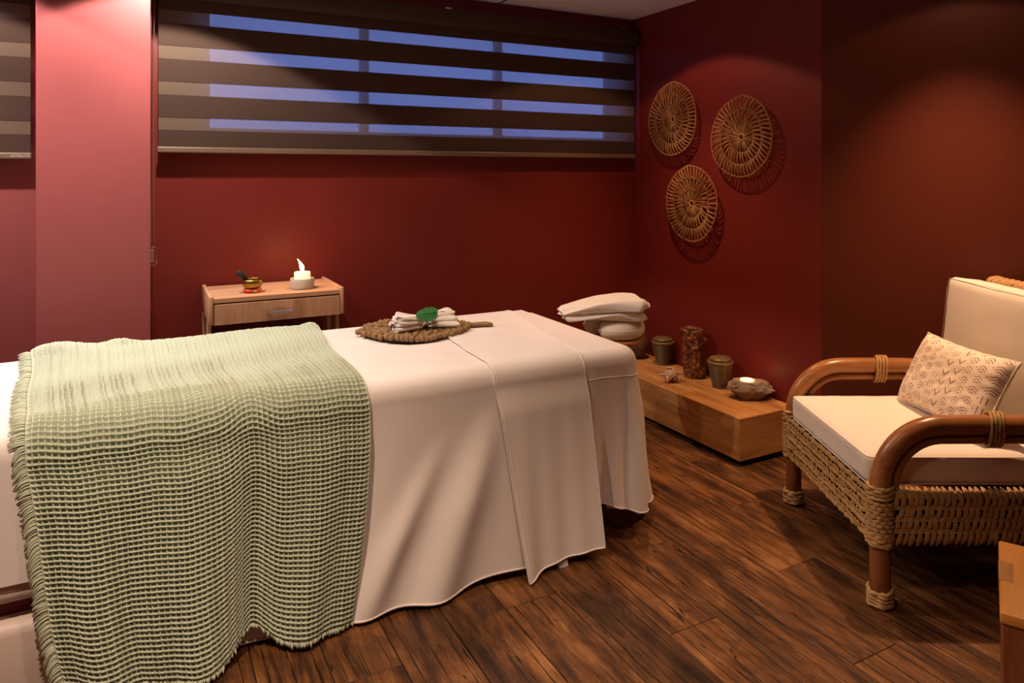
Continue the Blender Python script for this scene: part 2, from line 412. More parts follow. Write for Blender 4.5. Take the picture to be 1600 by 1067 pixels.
# ------------------------------------------------------------------ zebra blinds
def blind(x0, x1, dz, label, chain_x=None, text=None):
    y = 3.77; cx = (x0+x1)/2; hw = (x1-x0)/2
    b = thing('roller_blind', label, 'blind', (cx, y, 1.50+dz), 0, 'zebra roller blinds on the back wall')
    Z = lambda z: z-1.50
    # header tube with flat fascia
    prof = [(.0, -.050), (-.046, -.048), (-.062, -.03), (-.066, 0), (-.062, .03), (-.046, .048), (.0, .050)]
    zc = 2.292
    mb = MB(); vs = []; n_ = len(prof)
    for sx in (-hw-.004, hw+.004): vs += [(sx, p[0]+.03, Z(zc)+p[1]) for p in prof]
    mb.add(vs, [(i, i+1, n_+i+1, n_+i) for i in range(n_-1)]+[(n_-1, 0, n_, 2*n_-1)])
    autosm(mb.build('header', 'blind_header', b), 60)
    for sx, w in ((-hw-.010, .007), (hw+.003, .007)):
        mb = MB(); vs = []
        for xx in (sx, sx+w): vs += [(xx, p[0]*1.08+.03, Z(zc)+p[1]*1.08) for p in prof]
        mb.add(vs, [(i, i+1, n_+i+1, n_+i) for i in range(n_-1)]+[(n_-1, 0, n_, 2*n_-1), tuple(range(n_)), tuple(range(2*n_-1, n_-1, -1))])
        mb.build('end_cap', 'black_rubber', b, smooth=False)
    for sx in (-hw*.45, hw*.05, hw*.92):
        box('mounting_clip', (sx-.018, -.03, Z(zc)+.046), (sx+.018, .03, Z(zc)+.056), 'steel', b, .002)
    sheer = [(2.185, 2.123), (2.015, 1.952), (1.844, 1.780), (1.672, 1.612)]
    zt = 2.252
    for k, (a, c) in enumerate(sheer):
        box('opaque_band', (-hw+.006, -.002, Z(a)), (hw-.006, .001, Z(zt)), 'blind_fabric', b, 0)
        box('sheer_band', (-hw+.006, -.0005, Z(c)), (hw-.006, .0005, Z(a)), 'sheer', b, 0)
        zt = c
    box('opaque_band', (-hw+.006, -.002, Z(1.530)), (hw-.006, .001, Z(zt)), 'blind_fabric', b, 0)
    rail = box('bottom_rail', (-hw, -.012, Z(1.503)), (hw, .012, Z(1.531)), 'blind_rail', b, .005)
    if text:
        cu = bpy.data.curves.new('lettering', 'FONT'); cu.body = text; cu.size = .0125; cu.extrude = .0004; cu.align_x = 'RIGHT'
        o = bpy.data.objects.new('lettering_curve', cu); COL.objects.link(o)
        me = o.to_mesh().copy(); bpy.data.objects.remove(o); me.name = 'lettering'
        for v_ in me.vertices: v_.co = Vector((v_.co.x*1.25, -v_.co.z, v_.co.y))
        me.materials.clear(); me.materials.append(M['white_plastic'])
        o = bpy.data.objects.new('lettering', me); COL.objects.link(o); o.parent = rail
        o.location = (hw-.008, -.0126, Z(1.512)); tag(o, 'small white lettering')
    if chain_x is not None:
        lx = chain_x-cx
        beads = MB()
        z = 2.28
        while z > 1.075:
            for sx, yy in ((-.006, -.062), (.007, -.048)):
                beads.ball((lx+sx+.003*math.sin(z*3), yy, Z(z)), .0028, 6, 4)
            z -= .0075
        tag(beads.build('bead_chain', 'chain', b), 'brown bead pull chain', kind='stuff')
        wgt = MB()
        pts = arc((lx+.001, -.056, Z(1.045)), .016, 0, PI, 8)+[(lx-.015, -.056, Z(1.0))]+arc((lx+.001, -.056, Z(.99)), .016, PI, 2*PI, 8)+[(lx+.017, -.056, Z(1.03))]
        wgt.tube(pts, .004, 8, closed=True)
        g = wgt.build('chain_tensioner', 'clear_plastic', b)
        mb = MB(); mb.box((lx-.010, -.064, Z(.985)), (lx+.006, -.048, Z(1.05)), .004); mb.build('tensioner_core', 'blind_rail', g, smooth=False)
    return b
blind(.082, 2.905, 0, 'wide brown and sheer striped roller blind above the side table', .062)
blind(-1.75, -.412, -.037, 'narrow striped roller blind left of the pink pillar', None, 'UPTBLLUE')

# ------------------------------------------------------------------ massage table (mostly under linen)
ZT, YN, YF = .715, 2.250, 3.17
tb = thing('massage_table', 'pale upholstered massage table standing under the white sheets', 'massage table', (.6, 2.7, 0))
def tbox(name, lo, hi, mat, bev, seg=4, par=tb):
    o = MB().box([lo[0]-.6, lo[1]-2.7, lo[2]], [hi[0]-.6, hi[1]-2.7, hi[2]], bev, seg).build(name, mat, par); return autosm(o, 50)
tbox('mattress', (-.95, YN+.012, .60), (1.74, YF-.012, ZT-.003), 'leatherette', .05)
tbox('upholstered_body', (-.95, YN+.004, .270), (.02, YF-.05, .602), 'leatherette', .03)
tbox('plinth', (-.85, YN+.06, .19), (.0, YF-.1, .28), 'wall_paint', .004)
tbox('upholstered_base', (-.95, YN+.0, 0), (.02, YF-.05, .222), 'leatherette', .03)
for y0_, y1_ in ((YN-.082, YN+.11), (YF+.03, YF-.10)):     # splayed head-end legs
    mb = MB(); c0, c1 = Vector((1.345-.6, y0_-2.7, 0)), Vector((1.345-.6, y1_-2.7, .60))
    vs = []
    for c_ in (c0, c1): vs += [(c_.x-.018, c_.y-.015, c_.z), (c_.x+.018, c_.y-.015, c_.z), (c_.x+.018, c_.y+.015, c_.z), (c_.x-.018, c_.y+.015, c_.z)]
    mb.add(vs, [(3,2,1,0),(4,5,6,7),(0,1,5,4),(1,2,6,5),(2,3,7,6),(3,0,4,7)]); mb.build('leg', 'white_plastic', tb, smooth=False)
tbox('underframe', (.10, YN+.1, .545), (1.70, YF-.1, .60), 'white_plastic', .004)

# ------------------------------------------------------------------ draped linen
def drape(x, s, off=0.0, r=.07, zt=ZT, yn=YN, yf=YF, flare=0.0, rf=.05):
    """arc-length s across the bed: 0 where the near edge starts to round; s<0 on top; beyond -(W) it rolls over the far edge"""
    x = np.asarray(x, float); s = np.asarray(s, float)
    W_ = (yf-rf)-(yn+r)
    th = np.clip(s/r, 0, PI/2); h = np.maximum(s-PI/2*r, 0)
    yt = np.minimum(yn+r-s, yf-rf)
    Y = np.where(s <= 0, yt, yn+r-(r+off)*np.sin(th)); Zz = np.where(s <= 0, zt+off, zt-r+(r+off)*np.cos(th)-h)
    t2 = np.clip((-s-W_)/rf, 0, PI/2); h2 = np.maximum(-s-W_-PI/2*rf, 0)
    far = s < -W_
    Y = np.where(far, yf-rf+(rf+off)*np.sin(t2), Y); Zz = np.where(far, zt-rf+(rf+off)*np.cos(t2)-h2, Zz)
    return Y - flare*np.where(h > 0, 1, 0), Zz, h, W_
def s_of_hem(zh, r=.07, zt=ZT): return PI/2*r + (zt-r-zh)
def wrinkle(x, y):
    return (.0022*np.sin(9*x+4*np.sin(3.1*y))*np.sin(7*y+1.3)+.0016*np.sin(23*x-11*y)+.0012*np.sin(41*y+13*x+2*np.sin(6*x)))

def sheet_folds(x, h):
    k = h/.6
    f = .050*gau(x+.42*h, 1.13, .045+.05*k)*sstep(.03, .4, h)
    f += .030*gau(x+.62*h, 1.00, .035+.03*k)*sstep(.10, .45, h)
    f += .040*gau(x+.10*h, .72, .09)*k
    f += .030*k*np.sin(9.0*x+.6)**2*.6
    f += .045*k*sstep(.5, 1.2, x)
    return f+.02*k
def grid_obj(name, mat, P, parent=None, thick=.0):
    mb = MB(); mb.grid(P); o = mb.build(name, mat, parent)
    return o
# top sheet
sh = thing('bed_sheet', 'smooth white top sheet hanging over the near side of the massage table', 'sheet', (.6, 2.7, 0))
nx, ns = 260, 230
xs = np.linspace(-.93, 1.49, nx); zhem = np.where(xs < .02, .33, .010+.0*xs)+.022*sstep(.5, 1.1, xs)*np.sin(7*xs)**2
zhem = np.where(xs < .12, .33-(.31)*sstep(-.02, .12, xs), zhem)
P = np.zeros((nx, ns, 3))
s0 = -(YF-.05-YN-.07)-.05*PI/2-.20
for i, x in enumerate(xs):
    s = np.linspace(s0, s_of_hem(zhem[i]), ns)
    Y, Z, h, W_ = drape(x, s, .003)
    top = sstep(.02, -.05, s)*sstep(-W_-.02, -W_+.05, s)
    Y = Y-sheet_folds(x, h)*np.where(x < .1, .3, 1)
    Z = Z+top*(wrinkle(x, Y)+.002 + .020*np.where(x < -.2, np.abs(np.sin(16*Y+6*x+1.5*np.sin(9*Y))), 0)*gau(Y, 2.85, .4)*sstep(-.25, -.4, x))
    P[i] = np.stack([np.full(ns, x), Y, Z], -1)
P[:, :, 0] += 0
grid_obj('cloth', 'sheet', P-np.array([.6, 2.7, 0]), sh)
hm = MB(); hm.tube([tuple(p) for p in (P[90::2, -1]-np.array([.6, 2.7, -.004]))], .0035, 6); hm.build('hem', 'sheet', sh)
# turned-down cuff of the sheet with a stitched edge
nx, ns = 70, 230
P = np.zeros((nx, ns, 3))
for i in range(nx):
    u = i/(nx-1)
    s = np.linspace(s0, s_of_hem(.040-.034*(1-u)**2), ns)
    Y, Z, h, W_ = drape(0, s, .008)
    xl = 1.115+.035*sstep(-.6, -.05, -np.abs(s))*0+.10*h+.04*sstep(0, -.9, s)*1.0
    xr = 1.495+.02*h+.13*sstep(-.05, -.9, s)
    x = xl+(xr-xl)*u
    k = h/.6
    f = sheet_folds(x, h)+.012*k*np.sin(x*30)**2*.6+.010*k+.02*gau(u, 0, .12)*k+.012*sstep(0, .1, h)
    Y = Y-f
    top = sstep(.02, -.05, s)*sstep(-W_-.02, -W_+.05, s)
    Z = Z+top*(wrinkle(x, Y)+.003+.006*gau(u, 1, .15)*sstep(.0, -.3, s))
    P[i] = np.stack([x, Y, Z], -1)
O_ = np.array([.6, 2.7, 0])
cf = grid_obj('cuff', 'sheet', P-O_, sh)
hb = MB()
edge = P[0]-O_
hb.tube([tuple(p) for p in edge[30:]], .003, 6)
e2_ = P[2]-O_+np.array([0, -.001, .001]); hb.tube([tuple(p) for p in e2_[30:]], .0016, 5)
hb.build('stitched_hem', 'sheet', cf)
hb = MB(); hb.tube([tuple(p) for p in (P[-1]-O_)[30:]], .0026, 6); hb.tube([tuple(p) for p in (P[:, -1]-O_)], .003, 6); hb.build('edge_hem', 'sheet', cf)
# under sheet round the head end
us = thing('under_sheet', 'white under sheet falling in soft folds at the head end', 'sheet', (1.6, 2.7, 0))
XE = 1.775
path = []; cr = .07
for x in np.linspace(1.30, XE-cr, 90): path.append((x, YN, 0, -1))
for a in np.linspace(0, PI/2, 26)[1:]: path.append((XE-cr+cr*math.sin(a), YN+cr-cr*math.cos(a), math.sin(a), -math.cos(a)))
for y in np.linspace(YN+cr, YF-.1, 70)[1:]: path.append((XE, y, 1, 0))
path = np.array(path); n_ = len(path); arcl = np.concatenate([[0], np.cumsum(np.hypot(*np.diff(path[:, :2], axis=0).T))])
nh = 90; r = .06; P = np.zeros((n_, nh, 3))
cornerL = .47+.055
for i in range(n_):
    zh = .118-.02*math.sin(arcl[i]*18)-.05*float(gau(arcl[i], cornerL, .05))
    s = np.linspace(0, PI/2*r+(ZT-r-zh), nh); th = np.clip(s/r, 0, PI/2); h = np.maximum(s-PI/2*r, 0); k = h/.55
    a = arcl[i]
    out = r*np.sin(th)-r
    fold = k*(.020*np.sin(a*62+.5)+.022*np.sin(a*31+.2+2*k)) + .035*k + sstep(0,.25,h)*.028*float(gau(a, cornerL, .06))+.03*k*float(gau(a, cornerL, .08))
    out = out+fold
    P[i, :, 0] = path[i, 0]+path[i, 2]*out; P[i, :, 1] = path[i, 1]+path[i, 3]*out; P[i, :, 2] = ZT-.0005-r+r*np.cos(th)-h
O_ = np.array([1.6, 2.7, 0])
mb = MB(); mb.grid(P-O_)
nx2, ny2 = 50, 70
gx, gy = np.meshgrid(np.linspace(1.25, XE-r+.0, nx2), np.linspace(YN+r, YF-.02, ny2), indexing='ij')
T = np.stack([gx, gy, ZT-.0005+wrinkle(gx, gy)*.5*np.minimum(1, (gy-YN-r)*8)*np.minimum(1, (XE-r-gx)*8)], -1)
# pull the plan corner in so it follows the rounded end
mb.grid(T-O_, True)
mb.build('cloth', 'sheet_under', us)
ln = MB(); ln.tube([tuple(P[i, int(nh*.22)]-O_+np.array([path[i,2], path[i,3], 0])*.0015) for i in range(0, n_)], .0016, 5); ln.build('stitch_line', 'sheet_under', us)
ln = MB(); ln.tube([tuple(P[i, -1]-O_) for i in range(n_)], .003, 6); ln.build('hem', 'sheet_under', us)

# ------------------------------------------------------------------ waffle blanket
bl = thing('waffle_blanket', 'sage green waffle weave blanket with fringed edge draped across the bed', 'blanket', (.15, 2.7, 0))
CELL = .0158
NU, NV = 62*7+1, 112*7+1
u = np.linspace(0, 1, NU)[:, None]; v = np.linspace(0, 1, NV)[None, :]
xref = -.30+.95*u
zh = .030+.055*gau(xref, .275, .07)-.012*gau(xref, .10, .10)-.008*gau(xref, .62, .1)+.03*sstep(-.1, -.35, xref)
rB = .085
sfar = -(YF-.05-YN-rB)-.02
s = sfar+(s_of_hem(zh, rB, ZT+.01)-sfar)*v
hh = np.maximum(s-PI/2*rB, 0); k = hh/.6
tt = np.clip(-s/(-sfar), 0, 1)
XL = -.268-.075*sstep(0, 1, tt)+.115*k+.01*np.sin(s*8)
XR = .655+.03*sstep(.2, 1, tt)-.055*k+.012*np.sin(s*5)
x = XL+(XR-XL)*u
Y, Z, h, W_ = drape(x, s, .010, rB, ZT+.006)
f = .050*k+k*(.055*gau(xref, .08, .12)-.035*gau(xref, .275, .06)+.045*gau(xref, .46, .10)+.035*gau(xref, -.18, .09)-.01*gau(xref, -.06, .05))
f = f+.012*sstep(0, .12, h)+.010*k*np.sin(xref*40+3*k)*.6
Y = Y-f
top = sstep(.02, -.05, s)*np.ones_like(u)
Z = Z+top*(.004*np.sin(10*x+3*Y)+.003*np.sin(17*Y-5*x)+.004)
Z = Z+top*(.030*gau(x, -.27, .10)*gau(Y, 3.10, .10)+.016*gau(x, -.06, .05)*gau(Y, 3.12, .05)+.013*gau(x, .66, .03)*gau(Y, 3.14, .06))
P = np.stack([x+0*v, Y+0*v, Z+0*v], -1)
du = np.gradient(P, axis=0); dv = np.gradient(P, axis=1); N = np.cross(du, dv); N /= np.linalg.norm(N, axis=-1, keepdims=True)+1e-9
if N[NU//2, NV//3, 2] < 0: N = -N
cu_ = u*62; cv_ = v*112
wob = .10*np.sin(cv_*.9+cu_*.23)
du_ = np.abs(cu_+wob*.6-np.round(cu_+wob*.6)); dv_ = np.abs(cv_+.12*np.sin(cu_*.7)-np.round(cv_+.12*np.sin(cu_*.7)))
ridge = np.maximum(.92*np.exp(-(du_/.17)**2), np.exp(-(dv_/.19)**2))
ridge = ridge-.10*np.exp(-(du_/.12)**2-(dv_/.12)**2)*0
edge = np.minimum(np.minimum(u, 1-u)*62, (1-v)*112+0*u); fade = np.clip(edge/1.0, 0, 1)
disp = .0155*(ridge*fade+.5*(1-fade))+.0010*np.sin(cu_*9.1+cv_*5.3)*np.sin(cv_*7.7)
PB = P+N*disp[..., None]
O_ = np.array([.15, 2.7, 0])
bc = grid_obj('waffle_cloth', 'blanket', PB-O_, bl)
fr = MB()
for j in range(30, NV, 3):
    p = P[0, j]; nrm = N[0, j]; tdir = (P[0, min(j+1, NV-1)]-P[0, j-1]); tdir /= np.linalg.norm(tdir)
    side = 1.0 if nrm[2] < .5 else 0.0
    bunch = .35*math.sin(j*.045)+.2*math.sin(j*.13)
    for _ in range(2):
        ln_ = .030+.012*random.random(); a = p+tdir*random.uniform(-.002, .002)+nrm*random.uniform(.001, .007)
        pts = []; w1 = random.uniform(-.12, .12)+bunch
        for q in np.linspace(0, 1, 6):
            pts.append(tuple(a+np.array([-1, 0, 0])*ln_*(q-.25*side*q*q)+np.array([0, 0, -1.0])*side*(.75*q*q*ln_)+tdir*w1*ln_*q*q*.7+nrm*(.005*math.sin(q*PI)-.004*q)-O_))
        fr.tube(pts, [.0024, .0025, .0024, .0022, .0018, .0010], 5)
tag(fr.build('side_fringe', 'fringe', bl), 'loose fringe threads along the left edge', kind='stuff')
fr = MB()
for i in range(0, NU, 2):
    p = P[i, -1]; nrm = N[i, -1]
    for _ in range(2):
        ln_ = .010+.007*random.random(); a = p+nrm*random.uniform(0, .010)+np.array([random.uniform(-.003, .003), 0, .004])
        e = a+np.array([random.uniform(-.3, .3), random.uniform(-.5, .1), -1])*ln_
        e[2] = max(e[2], .003)
        fr.tube([tuple(a-O_), tuple((a+e)/2+nrm*.002-O_), tuple(e-O_)], [.0028, .0026, .0014], 4)
tag(fr.build('hem_fringe', 'fringe', bl), 'short fuzzy fringe along the hem', kind='stuff')
# ------------------------------------------------------------------ leaf shaped mat with rolled towels and green leaf
ZM = ZT+.0065
A = np.array([.815, 2.93]); B = np.array([1.30, 2.845]); C0 = (A+B)/2; ax = B-A; LM = np.linalg.norm(ax); ax /= LM; ay = np.array([-ax[1], ax[0]])
ang = math.atan2(ax[1], ax[0])
mt = thing('leaf_mat', 'brown braided rope mat shaped like a leaf lying on the white sheet', 'mat', (C0[0], C0[1], ZM), ang)
mb = MB(); hl = LM/2
def halfw(t): return .215*(1-abs(t)**1.9)**.85*(1-.10*t)
mb2 = MB()
ring = [(hl*t*.97, halfw(t)*.93) for t in np.linspace(-.98, .98, 30)]
mb2.add([(x_, y_, .003) for x_, y_ in ring]+[(x_, -y_, .003) for x_, y_ in ring]+[(x_, y_, .012) for x_, y_ in ring]+[(x_, -y_, .012) for x_, y_ in ring],
        [(i, i+1, 31+i, 30+i) for i in range(29)]+[(60+i, 90+i, 91+i, 61+i) for i in range(29)]+[(i, 60+i, 61+i, i+1) for i in range(29)]+[(30+i, 31+i, 91+i, 90+i) for i in range(29)])
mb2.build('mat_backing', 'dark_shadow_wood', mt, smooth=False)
for side in (1, -1):
    for row in range(9):
        for i_, t in enumerate(np.linspace(-.97, .97, 26)):
            t = t+(.018 if row % 2 else -.018); hw_ = halfw(max(-.99, min(.99, t))); y_ = hw_*(row+.5)/9.0
            if hw_ < .03 and row > 2: continue
            if hw_ < .09 and row % 2: continue
            rim = row == 8
            e = Matrix.Rotation(side*(.7 if i_ % 2 else -.5)+random.uniform(-.3, .3), 3, 'Z') @ Matrix.Rotation(random.uniform(-.5, .5), 3, 'Y')
            mb.ball((hl*t+random.uniform(-.003, .003), side*(y_+random.uniform(-.002, .002)), .0135+.009*random.random()),
                    (.0165, .0085, .0095) if not rim else (.0125, .0120, .0120), 7, 5, rot=e)
tag(mb.build('braided_rope', 'mat_rope', mt), 'knotted braided rope', kind='stuff')
mb = MB()
for o_ in (-.009, 0, .009):
    mb.tube([(hl-.03, o_*.8, .016), (hl+.03, o_-.004, .018), (hl+.065, o_*1.1-.012, .019), (hl+.088, o_*1.2-.02, .016)], [.009, .0085, .009, .007], 7)
mb.build('stem', 'mat_rope', mt)

def fan_towel(label, loc, rz, seed, L=.150):
    """hand towel pleated like half a bow: pinched at the inner end, fanned out at the other"""
    t_ = thing('rolled_towel', label, 'towel', loc, rz, 'rolled hand towels on the leaf mat')
    for i, (w0, w1, zc, hh_, y0, ln) in enumerate(((.030, .078, .017, .016, -.006, 1.0), (.028, .066, .039, .0145, .010, .97), (.024, .050, .057, .013, .018, .92))):
        n1, n2 = 30, 32; q = np.linspace(0, 1, n1)[:, None]; a = np.linspace(0, 2*PI, n2)[None, :]
        ca, sa = np.cos(a), np.sin(a); sq = lambda c_, p_: np.sign(c_)*np.abs(c_)**p_
        e = np.clip(1-((q-.5)*2)**10, 0, 1)**.5
        wd = (w0+(w1-w0)*q**.8)*(.35+.65*e); h_ = hh_*(.75+.35*q)*(.3+.7*e)
        x_ = L*ln*q*(1+.05*np.sin(2*a+seed+i))+.004*np.sin(5*a)
        y_ = y0*q+wd*sq(ca, .75)+.004*np.sin(7*q+seed)
        z_ = zc*(.72+.28*q)+h_*sq(sa, .8)*(1+.16*np.sin(3*a+seed+5*q)+.10*np.sin(6*a-2*i))+.006*np.cos(ca*4+i)*q
        z_ = np.maximum(z_, .001)
        P_ = np.stack([x_, y_, z_+0*x_], -1); mb = MB(); mb.grid(P_); b0 = mb.n; mb.add([P_[0].mean(0), P_[-1].mean(0)], [])
        mb.f += [((k_+1), k_, b0) for k_ in range(n2-1)]+[((n1-1)*n2+k_, (n1-1)*n2+k_+1, b0+1) for k_ in range(n2-1)]
        mb.build('towel_fold', 'towel', t_)
fan_towel('left white pleated hand towel on the leaf mat', (1.066, 2.845, ZM+.0255), R(176), 3, .122)
fan_towel('right white pleated hand towel on the leaf mat', (1.086, 2.843, ZM+.0255), R(4), 5.5, .135)
# monstera leaf ornament, cut from felt, leaning between the towels
lf = thing('leaf_ornament', 'green monstera leaf ornament resting on the two rolled towels', 'leaf', (1.084, 2.795, ZM+.094), 0)
lf.scale = (.88, .88, .88)
lf.rotation_euler = (R(48), R(-6), R(-24))
th = np.linspace(0, 2*PI, 181)[:-1]; out = []
for a in th:
    r_ = .046*(1-.10*math.cos(a)+.22*max(0, -math.cos(a))**5+.05*math.sin(a)**2-.16*max(0, math.cos(a))**10)
    slit = 1-.50*max(0, math.cos(11*a+.6))**26*(abs(math.sin(a)) > .35)
    out.append((1.08*r_*slit*math.cos(a), .80*r_*slit*math.sin(a)))
mb = MB(); n_ = len(out)
vs = [(x_, y_, .0012+6*(x_*x_)*0-.8*abs(y_)**1.5) for x_, y_ in out]+[(x_, y_, -.0012-.8*abs(y_)**1.5) for x_, y_ in out]+[(0,0,.0015),(0,0,-.0009)]
mb.add(vs, [(2*n_, i, (i+1) % n_) for i in range(n_)]+[(2*n_+1, n_+(i+1) % n_, n_+i) for i in range(n_)]+[(i, n_+i, n_+(i+1) % n_, (i+1) % n_) for i in range(n_)])
mb.build('blade', 'leaf_green', lf, smooth=False)
mb = MB(); mb.tube([(-.040, 0, .002), (.03, 0, .003), (.055, .003, .002), (.072, .002, -.002)], [.0008, .0014, .0017, .0015], 6)
for sx in (-.02, 0, .018):
    for sy in (1, -1): mb.tube([(sx+.008, 0, .0025), (sx-.008, sy*.022, .0008-.8*.022**1.5)], [.0009, .0005], 5)
mb.build('stalk', 'leaf_green', lf)

# ------------------------------------------------------------------ face cradle with towel at the head end
cr_ = thing('face_cradle', 'padded white face cradle on an orange wooden plate beyond the bed head', 'headrest', (2.05, 2.83, .555))
mb = MB(); n_ = 40
mb.lathe([(.0, .040), (.135, .040), (.142, .046), (.142, .054), (.135, .060), (0, .060)], 40, fn=lambda p, a: Vector((p.x*1.0, p.y*1.1, p.z)))
mb.build('wood_plate', 'cradle_wood', cr_)
for q in (-.10, .07): mb = MB(); mb.box((-.26, q, .015), (.02, q+.03, .0395), .003); mb.build('support_arm', 'black_rubber', cr_, smooth=False)
mb = MB()
pts = [(.082*math.cos(a), .10*math.sin(a), .105) for a in np.linspace(R(200), R(520), 30)]
mb.tube(pts, [.046+.018*math.sin(PI*i/29)**.3 for i in range(30)], 18, squash=.78)
cu2 = mb.build('cushion', 'cushion_fabric', cr_)
mb = MB(); mb.tube([(p[0]*1.66, p[1]*1.60, p[2]+.004) for p in pts], .0022, 5); mb.build('seam', 'cushion_fabric', cu2)
# big folded towel
tw = thing('folded_towel', 'large white towel loosely folded on the face cradle', 'towel', (2.0, 2.80, .700), R(-28))
def towel_layer(name, x0, x1, w0, w1, z0, z1, th, seed, bulge):
    n1, n2 = 44, 40; a = np.linspace(0, 2*PI, n2)[None, :]; q = np.linspace(0, 1, n1)[:, None]
    X_ = x0+(x1-x0)*q; Wd = w0+(w1-w0)*q; zc = z0+(z1-z0)*q+bulge*np.sin(PI*q)
    hh_ = th*(.62+.5*q)*(1-.55*sstep(.93, 1, q))*(.45+.55*sstep(0, .05, q))
    ca, sa = np.cos(a), np.sin(a); sq = lambda c_, p_: np.sign(c_)*np.abs(c_)**p_
    Y_ = Wd*sq(ca, .7)*(1-.5*sstep(.88, 1, q))+.006*np.sin(9*q+seed)
    Z_ = zc+hh_*sq(sa, .75)*(1+.18*np.sin(3*a+seed+4*q)+.10*np.sin(7*a-3*q))+.010*np.sin(6*q+2*a+seed)*ca
    P_ = np.stack([X_+.012*np.sin(a*2+seed), Y_, Z_+0*a], -1)
    mb = MB(); mb.grid(P_); b0 = mb.n; mb.add([P_[0].mean(0), P_[-1].mean(0)], [])
    mb.f += [((i+1), i, b0) for i in range(n2-1)]+[((n1-1)*n2+i, (n1-1)*n2+i+1, b0+1) for i in range(n2-1)]
    return mb.build(name, 'towel', tw)
towel_layer('lower_fold', -.21, .165, .07, .115, .014, .030, .024, 1, .008)
L2 = towel_layer('upper_fold', -.235, .175, .06, .13, .040, .080, .033, 2.5, .014)
mb = MB()
zz = [(-.135, -.085, .052), (-.128, -.088, .040), (-.121, -.090, .050), (-.114, -.091, .040), (-.107, -.091, .052)]
mb.tube(zz, .0012, 5); mb.build('embroidered_mark', 'cushion_fabric', L2)

# ------------------------------------------------------------------ side table with drawer
st = thing('side_table', 'light oak side table with one drawer against the red wall', 'side table', (.58, 3.60, 0))
sx = .30; yf_, yb_ = -.20, .205; zt_ = .845
box('tabletop', (-sx+.018, yf_+.006, zt_-.020), (sx-.018, yb_, zt_), 'table_wood_x', st, .001)
for s_ in (-1, 1):
    mb = MB()
    o = MB().box((s_*sx-(.018 if s_ > 0 else 0), yf_, zt_-.118), (s_*sx+(.018 if s_ < 0 else 0), yb_, zt_+.012), .006, 3).build('side_panel', 'table_wood_z', st); autosm(o, 40)
    mb = MB(); mb.box((s_*sx-(.018 if s_ > 0 else 0), yb_-.05 if s_ < 0 else yb_-.13, 0), (s_*sx+(.018 if s_ < 0 else 0), yb_ if s_ < 0 else yb_-.08, zt_-.115), .002)
    mb.build('leg', 'table_wood_z', st, smooth=False)
    mb = MB(); mb.box((s_*sx-(.018 if s_ > 0 else 0), yf_+.10, .0), (s_*sx+(.018 if s_ < 0 else 0), yf_+.14, zt_-.115), .002); mb.build('leg', 'table_wood_z', st, smooth=False)
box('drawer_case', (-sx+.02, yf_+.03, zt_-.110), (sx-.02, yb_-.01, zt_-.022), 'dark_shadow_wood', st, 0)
dr = box('drawer', (-sx+.021, yf_+.002, zt_-.118), (sx-.021, yf_+.018, zt_-.027), 'table_wood_z', st, .001)
hd = box('handle', (-.05, yf_-.026, zt_-.080), (.05, yf_-.016, zt_-.066), 'steel', dr, .002)
for s_ in (-.044, .044):
    mb = MB(); mb.box((s_-.005, yf_-.018, zt_-.078), (s_+.005, yf_+.004, zt_-.068)); mb.build('handle_post', 'steel', dr, smooth=False)
# singing bowl
ZS = zt_+.0005
ringb = thing('bowl_cushion', 'red and gold brocade ring cushion under the brass bowl', 'cushion', (.478, 3.525, ZS))
mb = MB(); mb.tube([(.030*math.cos(a), .030*math.sin(a), .0095) for a in np.linspace(0, 2*PI, 28)[:-1]], .0135, 12, closed=True, squash=.70)
mb.build('brocade_ring', 'brocade', ringb)
bw = thing('singing_bowl', 'small brass singing bowl on a red ring cushion', 'bowl', (.478, 3.525, ZS+.014))
mb = MB()
mb.lathe([(0, .0), (.018, .0), (.034, .006), (.045, .018), (.0475, .030), (.045, .042), (.043, .047), (.0405, .047), (.042, .041), (.0445, .030), (.042, .020), (.031, .009), (.015, .004), (0, .004)], 40)
mb.build('bowl_body', 'brass', bw)
mb = MB(); mb.tube([(.0445*math.cos(a), .0445*math.sin(a), .0425) for a in np.linspace(0, 2*PI, 40)[:-1]], .0012, 6, closed=True); mb.build('rim_band', 'brass', bw)
ml = thing('bowl_mallet', 'black padded wooden mallet leaning in the brass bowl', 'mallet', (.478, 3.525, ZS+.022))
d0 = Vector((.012, 0, .012)); d1 = Vector((-.062, -.005, .072)); dd = (d1-d0).normalized()
mb = MB(); mb.tube([d0, d0+dd*.04, d0+dd*.046, d0+dd*.050, d0+dd*.055], [.008, .0085, .010, .0085, .009], 12); mb.build('handle', 'bronze_wood', ml)
mb = MB(); mb.tube([d0+dd*.052, d0+dd*.054, d0+dd*.100, d0+dd*.103], [.010, .0135, .0145, .011], 14); mb.build('padded_head', 'black_rubber', ml)
